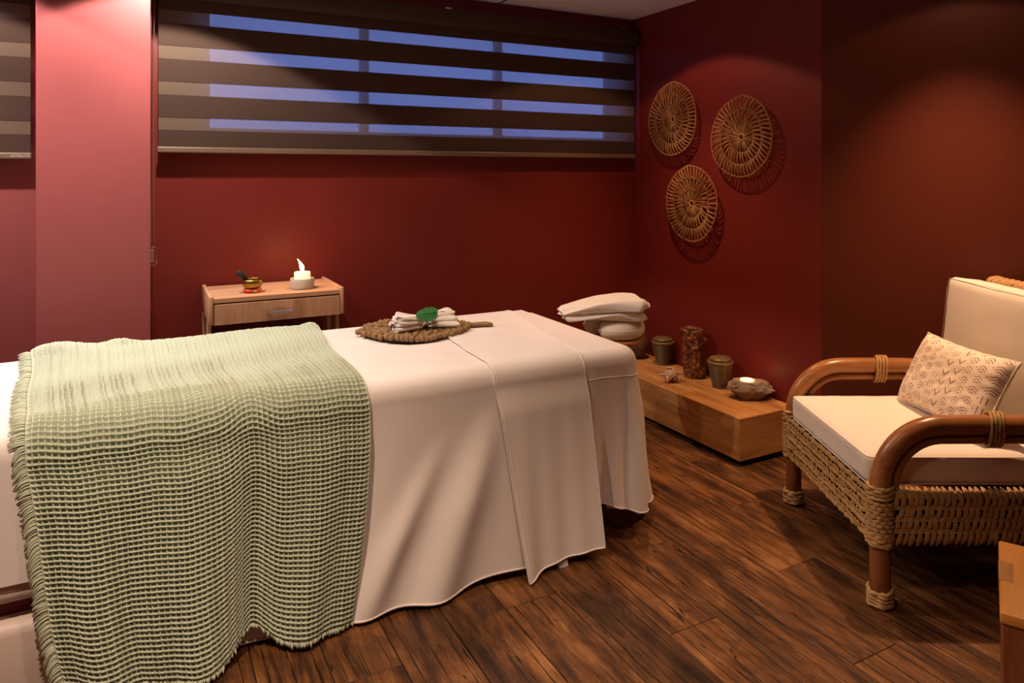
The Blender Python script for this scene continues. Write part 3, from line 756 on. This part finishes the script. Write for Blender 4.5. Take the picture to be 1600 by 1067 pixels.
# candle
ch = thing('candle_holder', 'round grey stone candle holder on the side table', 'candle holder', (.710, 3.535, ZS))
mb = MB(); mb.lathe([(0, 0), (.050, 0), (.055, .003), (.057, .046), (.055, .049), (.051, .047), (.049, .020), (0, .020)], 44); autosm(mb.build('stone_cup', 'stone_bowl', ch), 50)
cd = thing('pillar_candle', 'lit cream pillar candle in the stone holder', 'candle', (.710, 3.535, ZS+.0205))
mb = MB(); mb.lathe([(0, 0), (.037, 0), (.038, .004), (.038, .056), (.035, .059), (.026, .056), (0, .054)], 40); mb.build('wax_body', 'glow_wax', cd)
mb = MB(); mb.tube([(0,0,.053), (.001,0,.062), (0,0,.068)], .0012, 6); mb.build('wick', 'char', cd)
mb = MB(); mb.lathe([(0.0005, .060), (.0080, .066), (.0110, .076), (.0105, .088), (.0065, .103), (.0028, .116), (.0002, .124)], 16, fn=lambda p, a: Vector((p.x-.10*(p.z-.06)-1.6*max(0, p.z-.085)**1.4, p.y, p.z)))
mb.build('flame', 'flame', cd)
lamp('candle_light', 'POINT', (.700, 3.535, ZS+.13), 1.7, (1, .45, .16), shadow_soft_size=.012)

# ------------------------------------------------------------------ woven wall discs
def disc(cy, cz, Rr, seed, label):
    rnd = random.Random(seed)
    d_ = thing('woven_disc', label, 'wall decoration', (XW-.001, cy, cz), 0, 'woven discs on the crimson wall')
    lop = [rnd.uniform(-1, 1) for _ in range(6)]
    top = rnd.uniform(1.45, 1.75)
    def rad(a): return 1+.014*math.sin(2*a+lop[0]*3)+.012*math.sin(3*a+lop[1]*3)+.008*math.sin(5*a+lop[2]*3)+.035*math.exp(-((math.atan2(math.sin(a-top), math.cos(a-top)))/.16)**2)
    def pt(r_, a, x_): q = Rr*r_*(1+(rad(a)-1)*r_); return (x_, q*math.cos(a), q*math.sin(a))
    base = -.035
    for k, (r0, r1, cnt, sw) in enumerate(((.075, .40, 40, .10), (.38, .70, 64, .18), (.66, .985, 98, .14))):
        mb = MB()
        bunch = rnd.uniform(0, 6)
        for i in range(cnt):
            a = 2*PI*(i+rnd.uniform(-.18, .18))/cnt; a2 = a+sw*math.sin(a*1.0+bunch)*(.8+.3*rnd.random())+.035*(-1)**i*(k > 0)
            xo = base-.006*k+rnd.uniform(-.004, .003)
            pts = [pt(r0+(r1-r0)*q, a+(a2-a)*q, xo-.010*math.sin(PI*q)) for q in (0, .33, .67, 1)]
            mb.tube(pts, .0022, 4, caps=False)
        tag(mb.build('spoke_ring', 'rattan_strand', d_), kind='stuff')
        if k < 2:
            mb = MB(); mb.tube([pt(r1-.01, a, base-.006*k-.002+.003*math.sin(40*a)) for a in np.linspace(0, 2*PI, 120)[:-1]], .0024, 5, closed=True); mb.build('binding_ring', 'rattan_strand', d_)
    mb = MB()
    for i in range(110):
        a = 2*PI*i/110; mb.ball(pt(.99, a, base-.012), (.0052, .0052, .0052), 6, 4)
    tag(mb.build('rim', 'rattan_strand', d_), kind='stuff')
    mb = MB(); mb.tube([pt(.08, a, base-.002) for a in np.linspace(0, 2*PI, 24)[:-1]], .006, 6, closed=True); mb.build('hub', 'rattan_strand', d_)
    for q in (.72, -.6): mb = MB(); mb.tube([(0, 0, Rr*q), (base, 0, Rr*q)], .004, 6); mb.build('hanger', 'rattan_strand', d_)
disc(3.378, 1.733, .219, 1, 'upper left woven rattan disc nearest the blind')
disc(2.821, 1.599, .219, 2, 'right woven rattan disc on the crimson wall')
disc(3.210, 1.226, .219, 3, 'lowest woven rattan disc on the crimson wall')

# ------------------------------------------------------------------ low bench and the things on it
bn = thing('low_bench', 'low solid wooden bench running along the crimson wall', 'bench', (2.73, 3.09, 0))
ZBN = .236
o = MB().box((-.195, -.605, .03), (.19, .66, ZBN), .003, 1).build('wooden_body', 'bench_wood', bn, smooth=False)
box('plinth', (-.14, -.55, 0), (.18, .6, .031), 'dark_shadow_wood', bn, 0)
box('end_board', (-.1935, -.6075, .0325), (.1885, -.604, ZBN-.0025), 'bench_wood_x', bn, .0005)
ZB = ZBN+.0005
def jar(x_, y_, sc, label):
    j = thing('ribbed_jar', label, 'jar', (x_, y_, ZB), 0, 'ribbed jars on the low bench')
    n_ = 12; prof = [(0, 0), (.038, 0), (.043, .004)]
    for i in range(n_):
        z = .010+.118*i/n_; r0 = .042+.027*(i/n_)**.75
        dz_ = .118/n_
        prof += [(r0-.0050, z), (r0+.0018, z+dz_*.30), (r0+.0018, z+dz_*.55), (r0-.0050, z+dz_*.85)]
    prof += [(.069, .130), (.073, .136), (.073, .146), (.069, .150), (.060, .150), (.058, .144), (0, .144)]
    mb = MB(); mb.lathe([(r_*sc, z*sc) for r_, z in prof], 44); mb.build('ribbed_body', 'jar_body', j)
    mb = MB(); mb.lathe([(0, .146*sc), (.052*sc, .147*sc), (.060*sc, .154*sc), (.061*sc, .160*sc), (.054*sc, .167*sc), (.030*sc, .173*sc), (0, .174*sc)], 36); mb.build('lid', 'jar_lid', j)
jar(2.820, 2.905, .97, 'dark ribbed jar with a lid between the bark vase and the stone')
jar(2.850, 3.420, .96, 'dark ribbed jar with a lid behind the bark vase, farther back')
# bark vase
bv = thing('bark_vase', 'tall rough reddish bark vase standing on the low bench', 'vase', (2.838, 3.122, ZB), R(30))
mb = MB()
def barkfn(p, a):
    z = p.z; r_ = math.hypot(p.x, p.y); ca, sa = math.cos(a), math.sin(a)
    v_ = Vector((ca*1.5, sa*1.5, z*9)); w_ = Vector((noise.noise(v_+Vector((5, 0, 0))), noise.noise(v_+Vector((0, 9, 0))), noise.noise(v_+Vector((0, 0, 3)))))
    q_ = Vector((ca*1.8, sa*1.8, z*13))+w_*1.1
    d_ = noise.voronoi(q_)[0]; crack = max(0, .16-(d_[1]-d_[0]))/.16
    nz = noise.noise(Vector((ca*3, sa*3, z*28)))*.6+noise.noise(Vector((ca*9, sa*9, z*80)))*.4
    f_ = 1+.10*nz-.20*crack+.10*noise.noise(q_*.6)+(.34*math.exp(-((a-4.9)/.22)**2-((z-.215)/.020)**2))
    if r_ < .046: f_ = 1+.05*nz
    lean = -.05*z/.28
    return Vector((p.x*f_+lean*.5, p.y*f_-lean*.25, z+(.014*nz if z > .25 else 0)))
prof = [(0.001, .0), (.060, .0)]+[(.064, .002+.268*i/70) for i in range(71)]+[(.060, .278), (.050, .276), (.045, .262), (.043, .20), (.040, .12), (.001, .12)]
mb.lathe(prof, 90, fn=barkfn); mb.build('bark_body', 'bark', bv)
mb = MB(); mb.lathe([(.0445, .262), (.043, .22), (.0415, .14), (.001, .135)], 40, fn=lambda p, a: Vector((p.x-.5*.05*p.z/.28-.000, p.y+.25*.05*p.z/.28, p.z))); mb.build('charred_inside', 'char', bv)
# carved stone tealight holder
sh_ = thing('stone_tealight', 'rough brown stone holding a glowing tealight at the bench end', 'candle holder', (2.815, 2.690, ZB), R(-35))
def stonefn(p, d):
    n_ = noise.noise(d*1.6+Vector((3.1, 0, 1)))*.25+noise.noise(d*4+Vector((1, 5, 2)))*.12+noise.noise(d*11)*.06+noise.noise(d*23)*.03
    q = p*(1+n_); und = max(0, -d.z); q.x *= 1-.35*und; q.y *= 1-.30*und
    k_ = abs(d.x)**3; q.z = q.z*(1-.45*k_); q.x += .02*k_*math.copysign(1, d.x)
    q.z = min(q.z, .045-.10*abs(q.x)*(1 if abs(q.x) > .04 else 0)*0)
    if q.z > .0449: q.z = .045+.002*n_
    r_ = math.hypot(q.x+.012, q.y)
    if d.z > 0 and r_ < .034: q.z = .022
    if q.z < -.046: q.z = -.046
    return q+Vector((0, 0, .0462))
mb = MB(); mb.ball((0, 0, 0), (.100, .070, .068), 72, 56, fn=stonefn); mb.build('stone_body', 'stone', sh_)
mb = MB(); mb.lathe([(0, .086), (.030, .086), (.032, .088), (.033, .096), (.035, .097), (.035, .080), (0, .078)], 28, c=(-.012, 0, 0)); mb.build('tealight', 'tealight_wax', sh_)
lamp('tealight_light', 'POINT', (2.81, 2.70, ZB+.125), .10, (1, .5, .2), shadow_soft_size=.01)
# shell with a stick through it
sl = thing('shell_ornament', 'little open shell ornament with a stick through it', 'ornament', (2.640, 3.10, ZB), R(-12))
sl.scale = (1.15, 1.15, 1.15)
def shellfn(p, d):
    q = p*(1+.12*noise.noise(d*4)+.05*noise.noise(d*9)); return q
mb = MB(); n1, n2 = 26, 30
Q = np.zeros((n1, n2, 3)); Q2 = np.zeros((n1, n2, 3))
for i in range(n1):
    for j in range(n2):
        ph = PI*(.02+.96*i/(n1-1)); aa = R(-38)+R(256)*j/(n2-1)     # open shell mouth facing down and to the front
        d_ = Vector((math.cos(aa)*math.sin(ph), -math.cos(ph), math.sin(aa)*math.sin(ph)))
        f_ = 1+.12*noise.noise(d_*4)+.06*noise.noise(d_*10)
        Q[i, j] = (d_.x*.037*f_, d_.y*.030*f_, d_.z*.038*f_+.034); Q2[i, j] = (d_.x*.029*f_, d_.y*.025*f_, d_.z*.030*f_+.034)
mb.grid(Q); mb.grid(Q2, True); mb.build('shell_body', 'shell', sl)
mb = MB()
for s_ in (-1, 1): mb = MB(); mb.tube([(s_*.027, -.018, .034), (s_*.032, -.024, .018), (s_*.025, -.022, .003)], [.007, .0065, .004], 8); mb.build('shell_leg', 'shell', sl)
mb = MB(); mb.tube([(.02, .02, .02), (.02, .024, .003)], .006, 7); mb.build('shell_leg', 'shell', sl)
mb = MB()
for q in range(5): mb.ball((random.uniform(-.02, .015), random.uniform(-.015, .01), .066+random.uniform(0, .006)), .008, 8, 6)
tag(mb.build('shell_knobs', 'shell', sl), kind='stuff')
mb = MB(); mb.tube([(-.068, .0, .042), (.068, -.004, .038)], .0042, 8); mb.build('stick', 'stick', sl)
# coconut
cn = thing('coconut', 'round brown coconut at the far end of the low bench', 'coconut', (2.80, 3.62, ZB))
mb = MB(); mb.ball((0, 0, .082), (.080, .080, .083), 40, 28, fn=lambda p, d: p*(1+.02*noise.noise(d*5)+.006*noise.noise(d*25))); mb.build('husk', 'coconut', cn)
for a in (0, 2.1, 4.2): mb = MB(); mb.ball((.030*math.cos(a)-.055, .030*math.sin(a), .135), (.008, .008, .004), 8, 6); mb.build('eye', 'black_rubber', cn)
# ------------------------------------------------------------------ rattan armchair
AC = thing('rattan_armchair', 'rattan armchair with bent cane arms, woven apron and cream cushions', 'armchair', (0, 0, 0), R(-28.15))
N0 = Vector((2.135, 1.485, 0)); bx_ = Vector((math.cos(R(-28.15)), math.sin(R(-28.15)), 0)); wy_ = Vector((-bx_.y, bx_.x, 0))
WD, DP = .72, .74
cen = N0+bx_*DP/2+wy_*WD/2; AC.location = cen
def cl(x_, y_, z_): return (x_-DP/2, y_-WD/2, z_)
def ctube(name, pts, rad, mat, n=14, par=AC, **k):
    mb = MB(); mb.tube([cl(*p_) for p_ in pts], rad, n, **k); return mb.build(name, mat, par)
def binding(name, pts, rad, turns, wr=.0065, par=AC, lab=None, k=1):
    """rope coils wound round a pole running from pts[0] to pts[1]"""
    mb = MB(); a, b = Vector(pts[0]), Vector(pts[1]); d_ = (b-a).normalized()
    x_ = d_.orthogonal().normalized(); y_ = d_.cross(x_)
    for i in range(turns):
        q = (i+.5)/turns; c_ = a+(b-a)*q; tl_ = random.uniform(-.35, .35); ph = random.uniform(0, 6)
        ring_ = []
        for j in range(22):
            t_ = 2*PI*j/22
            ring_.append(Vector(cl(*(c_+(rad+.0025*math.sin(5*t_+ph)+.002*random.random())*(math.cos(t_)*x_+math.sin(t_)*y_)+d_*(rad*tl_*.4*math.cos(t_+ph)+.002*math.sin(9*t_+ph))))))
        mb.tube(ring_, [wr*(1+.18*math.sin(7*2*PI*j/22+ph)) for j in range(22)], 6, closed=True)
    return mb.build(name, 'weave', par)
PR = .0315
for y_ in (0, WD):
    ctube('front_leg', [(0, y_, 0), (0, y_, .1), (0, y_, .2), (0, y_, .375)], PR, 'cane_leg', 18)
    armp = [(0, y_, .36), (0, y_, .385)]+arc((.20, y_, .385), .20, PI, PI/2, 14)+[(.30, y_, .586), (.45, y_, .586), (.60, y_, .580), (DP, y_, .572)]
    am = ctube('arm', armp, PR, 'cane', 18)
    ctube('arm_inner_cane', [(.047, y_, .34), (.047, y_, .385)]+arc((.20, y_, .385), .153, PI, PI/2, 14)+[(.30, y_, .539), (.45, y_, .539), (.60, y_, .534), (DP, y_, .526)], .0145, 'cane', 12)
    ctube('rear_leg', [(DP+.06, y_, 0), (DP, y_, .30), (DP+.02, y_, .60), (DP+.10, y_, .93)], .028, 'cane_leg', 16)
    binding('foot_binding', ((0, y_, .004), (0, y_, .058)), PR+.003, 5, .0068)
    binding('post_binding', ((0, y_, .352), (0, y_, .392)), PR+.004, 4, .0068)
    binding('post_binding', ((0, y_, .200), (0, y_, .236)), PR+.004, 4, .0068)
    binding('rear_foot_binding', ((DP+.058, y_, .004), (DP+.048, y_, .058)), .031, 4, .0068)
    mb = MB()
    for i in range(4):
        x_ = .350+.0125*i; ring_ = []
        for j in range(24):
            t_ = 2*PI*j/24
            ring_.append(cl(x_+.012*math.cos(t_+.5)+random.uniform(-.0015, .0015)+.010*(math.sin(t_)), y_+.036*math.cos(t_), .571+.054*math.sin(t_)))
        mb.tube(ring_, [.0058*(1+.2*math.sin(5*j)) for j in range(24)], 6, closed=True)
    mb.build('arm_binding', 'weave', AC)
for z_, nm in ((.355, 'seat_rail'), (.222, 'lower_rail')):
    for pts in ([(0, 0, z_), (0, WD, z_)], [(0, 0, z_), (DP, 0, z_)], [(0, WD, z_), (DP, WD, z_)], [(DP, 0, z_), (DP, WD, z_)]):
        ctube(nm, pts, .016, 'cane_leg', 10)
ctube('back_rail', [(DP+.10, -.02, .92), (DP+.11, WD/2, .945), (DP+.10, WD+.02, .92)], .024, 'weave', 12)
binding('back_rail_wrap', ((DP+.10, .01, .935), (DP+.10, WD-.01, .935)), .026, 46, .0085)
def leafstrand(mb, c, du, dv, nn, ln_, wd, th, tilt=0.0):
    """one flat, pointed, slightly twisted leaf strand of the weave"""
    u_ = (dv*math.cos(tilt)+du*math.sin(tilt)).normalized(); w_ = u_.cross(nn).normalized()
    tw_ = random.uniform(-.5, .5); pts = []
    for q, wf, hf in ((-1, .25, -.5), (-.55, .85, .5), (0, 1, 1), (.55, .85, .5), (1, .25, -.5)):
        cc = c+u_*ln_*q+nn*th*hf; ww = (w_*math.cos(tw_*q)+nn*math.sin(tw_*q)*.6)*wd*wf
        pts.append([cc-ww, cc+nn*th*.5*wf, cc+ww])
    vs = [tuple(p_) for row in pts for p_ in row]; fs = []
    for i in range(4):
        for j in range(2): fs.append((i*3+j, i*3+j+1, (i+1)*3+j+1, (i+1)*3+j))
    mb.add(vs, fs)
def apron_open(name, P0, du, nn, Lg, z0, z1):
    """side apron: standing leaf strands over paired thin canes"""
    P0 = Vector(P0); up = Vector((0,0,1)); mb = MB()
    rows = 4; cols = int(Lg/.0205)
    for r_ in range(rows):
        zc = z1-(z1-z0)*(r_+.45)/rows*1.0
        for c_ in range(cols):
            x_ = Lg*(c_+.5+(.5 if r_ % 2 else 0)+random.uniform(-.15, .15))/cols
            if x_ > Lg: continue
            leafstrand(mb, P0+du*x_+up*zc+nn*(.010+random.uniform(0, .003)), du, up, nn, (z1-z0)/rows*random.uniform(.72, .9), .0085, .006, random.uniform(.02, .35))
            if r_ == 0: leafstrand(mb, P0+du*x_+up*(z1+.006)-nn*.002, du, (up-nn*1.2), (nn+up).normalized(), .022, .0085, .006, random.uniform(.1, .5))
    tag(mb.build(name, 'weave', AC), 'woven seagrass apron', kind='stuff')
    cb = MB()
    for r_ in range(1, rows):
        zc = z1-(z1-z0)*r_/rows
        for dz_ in (-.0035, .0035): cb.tube([P0+up*(zc+dz_)+nn*.0140, P0+du*Lg+up*(zc+dz_)+nn*.0140], .0024, 6)
    cb.build(name.replace('apron', 'cross_cane'), 'rattan_strand', AC)
    bk = MB(); a = P0+up*z0; b = P0+up*z1
    bk.add([tuple(a), tuple(a+du*Lg), tuple(b+du*Lg), tuple(b), tuple(a-nn*.008), tuple(a+du*Lg-nn*.008), tuple(b+du*Lg-nn*.008), tuple(b-nn*.008)], [(0,1,2,3),(7,6,5,4),(0,4,5,1),(3,2,6,7)])
    bk.build(name+'_backing', 'char', AC, smooth=False)
def apron_braid(name, P0, du, nn, Lg, z0, z1, rows=9, pitch=.019):
    P0 = Vector(P0); up = Vector((0,0,1)); mb = MB(); cols = int(Lg/pitch)
    for r_ in range(rows):
        zc = z0+(z1-z0)*(r_+.5)/rows
        for c_ in range(cols):
            x_ = Lg*(c_+.5+(.5 if r_ % 2 else 0))/cols+random.uniform(-.003, .003)
            if x_ > Lg: continue
            leafstrand(mb, P0+du*x_+up*(zc+random.uniform(-.003, .003))+nn*(.012+random.uniform(0, .005)), up, du, nn, pitch*.85, .0085, .007, (.45 if r_ % 2 else -.45)+random.uniform(-.25, .25))
    tag(mb.build(name, 'weave', AC), 'braided seagrass apron', kind='stuff')
    bk = MB(); a = P0+up*z0; b = P0+up*z1
    bk.add([tuple(a), tuple(a+du*Lg), tuple(b+du*Lg), tuple(b), tuple(a-nn*.008), tuple(a+du*Lg-nn*.008), tuple(b+du*Lg-nn*.008), tuple(b-nn*.008)], [(0,1,2,3),(7,6,5,4),(0,4,5,1),(3,2,6,7)])
    bk.build(name+'_backing', 'char', AC, smooth=False)
ex, ey = Vector((1,0,0)), Vector((0,1,0))
apron_open('side_apron', cl(.03, -.014, 0), ex, -ey, DP-.04, .215, .365)
apron_braid('front_apron', cl(-.014, .01, 0), ey, -ex, WD-.02, .205, .375)
apron_braid('far_side_apron', cl(.03, WD+.014, 0), ex, ey, DP-.04, .215, .365, 6, .03)
for y_ in (0, WD):       # weave wrapped round the front posts
    mb = MB()
    for r_ in range(9):
        for c_ in range(11):
            a = 2*PI*(c_+.5*(r_ % 2))/11; nn = Vector((math.cos(a), math.sin(a), 0)); du = Vector((-math.sin(a), math.cos(a), 0))
            leafstrand(mb, Vector(cl(0, y_, .228+.014*r_))+nn*(PR+.006), Vector((0,0,1)), du, nn, .016, .0075, .005, random.uniform(-.4, .4))
    tag(mb.build('post_weave', 'weave', AC), kind='stuff')
# woven back
apron_braid('back_panel', cl(DP+.085, .03, .0), ey, ex, WD-.06, .40, .90, 16, .03)

def cushion(name, lo, hi, r_, puff, mat, parent, xf=None, n=26, axis=2, wr=.0):
    """rounded box with softly domed faces"""
    lo, hi = Vector(lo), Vector(hi); c_ = (lo+hi)/2; hs = (hi-lo)/2; mb = MB()
    for ax_ in range(3):
        for sg in (-1, 1):
            b1, b2 = [i for i in range(3) if i != ax_]
            P_ = np.zeros((n, n, 3))
            for i in range(n):
                for j in range(n):
                    q = [0, 0, 0]; q[ax_] = sg; q[b1] = -math.cos(PI*i/(n-1)) if 0 else -1+2*i/(n-1); q[b2] = -1+2*j/(n-1)
                    p_ = Vector(q[k]*hs[k] for k in range(3))
                    inn = Vector(max(-hs[k]+r_, min(hs[k]-r_, p_[k])) for k in range(3)); dlt = p_-inn
                    if dlt.length > 1e-9:
                        m_x = max(abs(dlt[k]) for k in range(3)); p_ = inn+dlt.normalized()*r_*(m_x/r_)
                    o1, o2 = [k for k in range(3) if k != axis]
                    w_ = (1-(p_[o1]/hs[o1])**2)*(1-(p_[o2]/hs[o2])**2); w_ = max(w_, 0)
                    p_[axis] += puff*w_**.6*(p_[axis]/hs[axis])
                    if wr: p_ = p_*(1+wr*noise.noise(p_*14))
                    P_[i, j] = p_+c_ if xf is None else xf @ (p_+c_)
            flip = (sg > 0) != (ax_ == 1)
            mb.grid(P_, flip)
    o_ = mb.build(name, mat, parent)
    bm = bmesh.new(); bm.from_mesh(o_.data); bmesh.ops.remove_doubles(bm, verts=bm.verts, dist=.0004); bmesh.ops.recalc_face_normals(bm, faces=bm.faces); bm.to_mesh(o_.data); bm.free()
    for p_ in o_.data.polygons: p_.use_smooth = True
    return o_
sc = thing('seat_cushion', 'thick cream seat cushion lying in the rattan armchair', 'cushion', cen+Vector((0,0,.36)), R(-28.15))
Zo = .36
o = cushion('cushion_body', cl(-.022, .036, .372-Zo), cl(.60, WD-.036, .470-Zo), .022, .014, 'cushion_fabric', sc, wr=.012)
def pipe(name, lo, hi, z_, rr, par, xf=None):
    mb = MB(); k_ = .02
    pts = []
    for cx_, cy_, a0 in ((hi[0]-k_, hi[1]-k_, 0), (lo[0]+k_, hi[1]-k_, PI/2), (lo[0]+k_, lo[1]+k_, PI), (hi[0]-k_, lo[1]+k_, 1.5*PI)):
        pts += [Vector((cx_+k_*math.cos(a0+q), cy_+k_*math.sin(a0+q), z_)) for q in np.linspace(0, PI/2, 5)]
    if xf is not None: pts = [xf @ p_ for p_ in pts]
    mb.tube(pts, rr, 6, closed=True); return mb.build(name, 'cushion_fabric', par)
a_, b_ = cl(-.020, .038, 0), cl(.598, WD-.038, 0)
pipe('piping', a_, b_, .468-Zo-.004, .0022, o); pipe('piping', a_, b_, .375-Zo+.002, .0022, o)
bk = thing('back_cushion', 'upright cream back cushion leaning against the armchair back', 'cushion', cen+bx_*.25+Vector((0,0,.47)), R(-28.15))
xf = Matrix.Rotation(R(6), 4, 'Y')
o = cushion('cushion_body', (-.04, -WD/2+.036, .012), (.10, WD/2-.036, .500), .024, .016, 'cushion_fabric', bk, xf=xf, axis=0, wr=.012)
mb = MB(); mb.tube([xf @ Vector((-.036, -WD/2+.045, .492)), xf @ Vector((-.040, 0, .496)), xf @ Vector((-.036, WD/2-.045, .492)), xf @ Vector((-.038, WD/2-.040, .45)), xf @ Vector((-.038, WD/2-.040, .05))], .0012, 6); mb.build('piping', 'leatherette', o)
# patterned pillow leaning on the back cushion
def P3(lat, dep, z_): # viewer-independent: metres right / ahead in the chair's own rotated frame of the room
    return Vector((dep*math.sin(R(27.8))+lat*math.cos(R(27.8)), dep*math.cos(R(27.8))-lat*math.sin(R(27.8)), z_))
bl_, br_, tl_, tr_ = P3(1.572, 2.90, .492), P3(1.600, 2.42, .490), P3(1.715, 2.91, .735), P3(1.715, 2.40, .760)
pc = (bl_+br_+tl_+tr_)/4; ux = ((br_+tr_)-(bl_+tl_))/2; uy = ((tl_+tr_)-(bl_+br_))/2; hw_, hh_ = ux.length/2, uy.length/2
ux.normalize(); uz = ux.cross(uy).normalized(); uy = uz.cross(ux).normalized()
pw = thing('throw_pillow', 'cream throw pillow printed with small dark red chevrons', 'pillow', pc)
pw.rotation_mode = 'QUATERNION'; pw.rotation_quaternion = Matrix((ux, uy, uz)).transposed().to_quaternion()
n_ = 40
def pillow_face(sg, thk, name, mat):
    P_ = np.zeros((n_, n_, 3))
    for i in range(n_):
        for j in range(n_):
            a, b = -1+2*i/(n_-1), -1+2*j/(n_-1)
            pin = 1-.07*(1-b*b)*abs(a)**3, 1-.09*(1-a*a)*abs(b)**3
            w_ = ((1-a**4)*(1-b**4))**.55
            P_[i, j] = (hw_*1.03*a*pin[0], hh_*1.05*b*pin[1], sg*thk*w_*(1+.06*noise.noise(Vector((a*3, b*3, sg))))+.004*noise.noise(Vector((a*7, b*7, 3+sg)))*w_)
    return MB().grid(P_, sg < 0).build(name, mat, pw)
pillow_face(1, .062, 'printed_front', 'pillow_print'); pillow_face(-1, .042, 'plain_back', 'cushion_fabric')
mb = MB(); pts = []
for a, b in [(-1+2*q/20, -1) for q in range(20)]+[(1, -1+2*q/20) for q in range(20)]+[(1-2*q/20, 1) for q in range(20)]+[(-1, 1-2*q/20) for q in range(20)]:
    pts.append((hw_*1.03*a*(1-.07*(1-b*b)*abs(a)**3), hh_*1.05*b*(1-.09*(1-a*a)*abs(b)**3), .0))
mb.tube(pts, [.0042*(1+.25*math.sin(q*2.1)) for q in range(80)], 6, closed=True); mb.build('edge_seam', 'cushion_fabric', pw)

# ------------------------------------------------------------------ wooden block table in the near right corner
bt = thing('block_table', 'orange wooden block side table in the near right corner', 'side table', P3(1.06, 1.544, 0), R(-27.8-34+0))
S = .36; hB = .45
# local x runs along the front edge (away to the right), local y along the left edge
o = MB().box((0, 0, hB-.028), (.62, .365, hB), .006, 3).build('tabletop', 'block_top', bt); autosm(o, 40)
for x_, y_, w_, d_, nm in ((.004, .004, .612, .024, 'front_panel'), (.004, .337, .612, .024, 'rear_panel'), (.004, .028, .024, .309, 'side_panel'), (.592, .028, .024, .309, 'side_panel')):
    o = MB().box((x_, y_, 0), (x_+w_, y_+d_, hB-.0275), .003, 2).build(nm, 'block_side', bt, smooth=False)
for y_ in (.145,): box('inlay_joint', (-.001, y_, hB-.027), (.028, y_+.10, hB+.0006), 'inlay', bt, .0005)

# ------------------------------------------------------------------ downlight fittings, two of them for the added fill lamps
for i, ((x, y), c, s_, b_, _) in enumerate(LAMPS):
    near = ['above the pink pillar', 'above the low bench', 'above the rattan armchair', 'above the massage table', 'near the left wall, added as fill', 'near the viewer, added as fill', 'above the narrow blind'][i]
    d_ = thing('downlight', 'round white recessed ceiling downlight '+near, 'downlight', (x, y, ZC), 0, 'recessed ceiling downlights')
    mb = MB(); mb.lathe([(.040, 0), (.052, 0), (.052, -.004), (.046, -.007), (.040, -.004), (.040, 0)], 32); mb.build('trim_ring', 'white_plastic', d_)
    mb = MB(); mb.lathe([(0, -.0015), (.040, -.0015), (.040, -.0005), (0, -.0005)], 24); mb.build('lens', 'lamp_lens', d_)
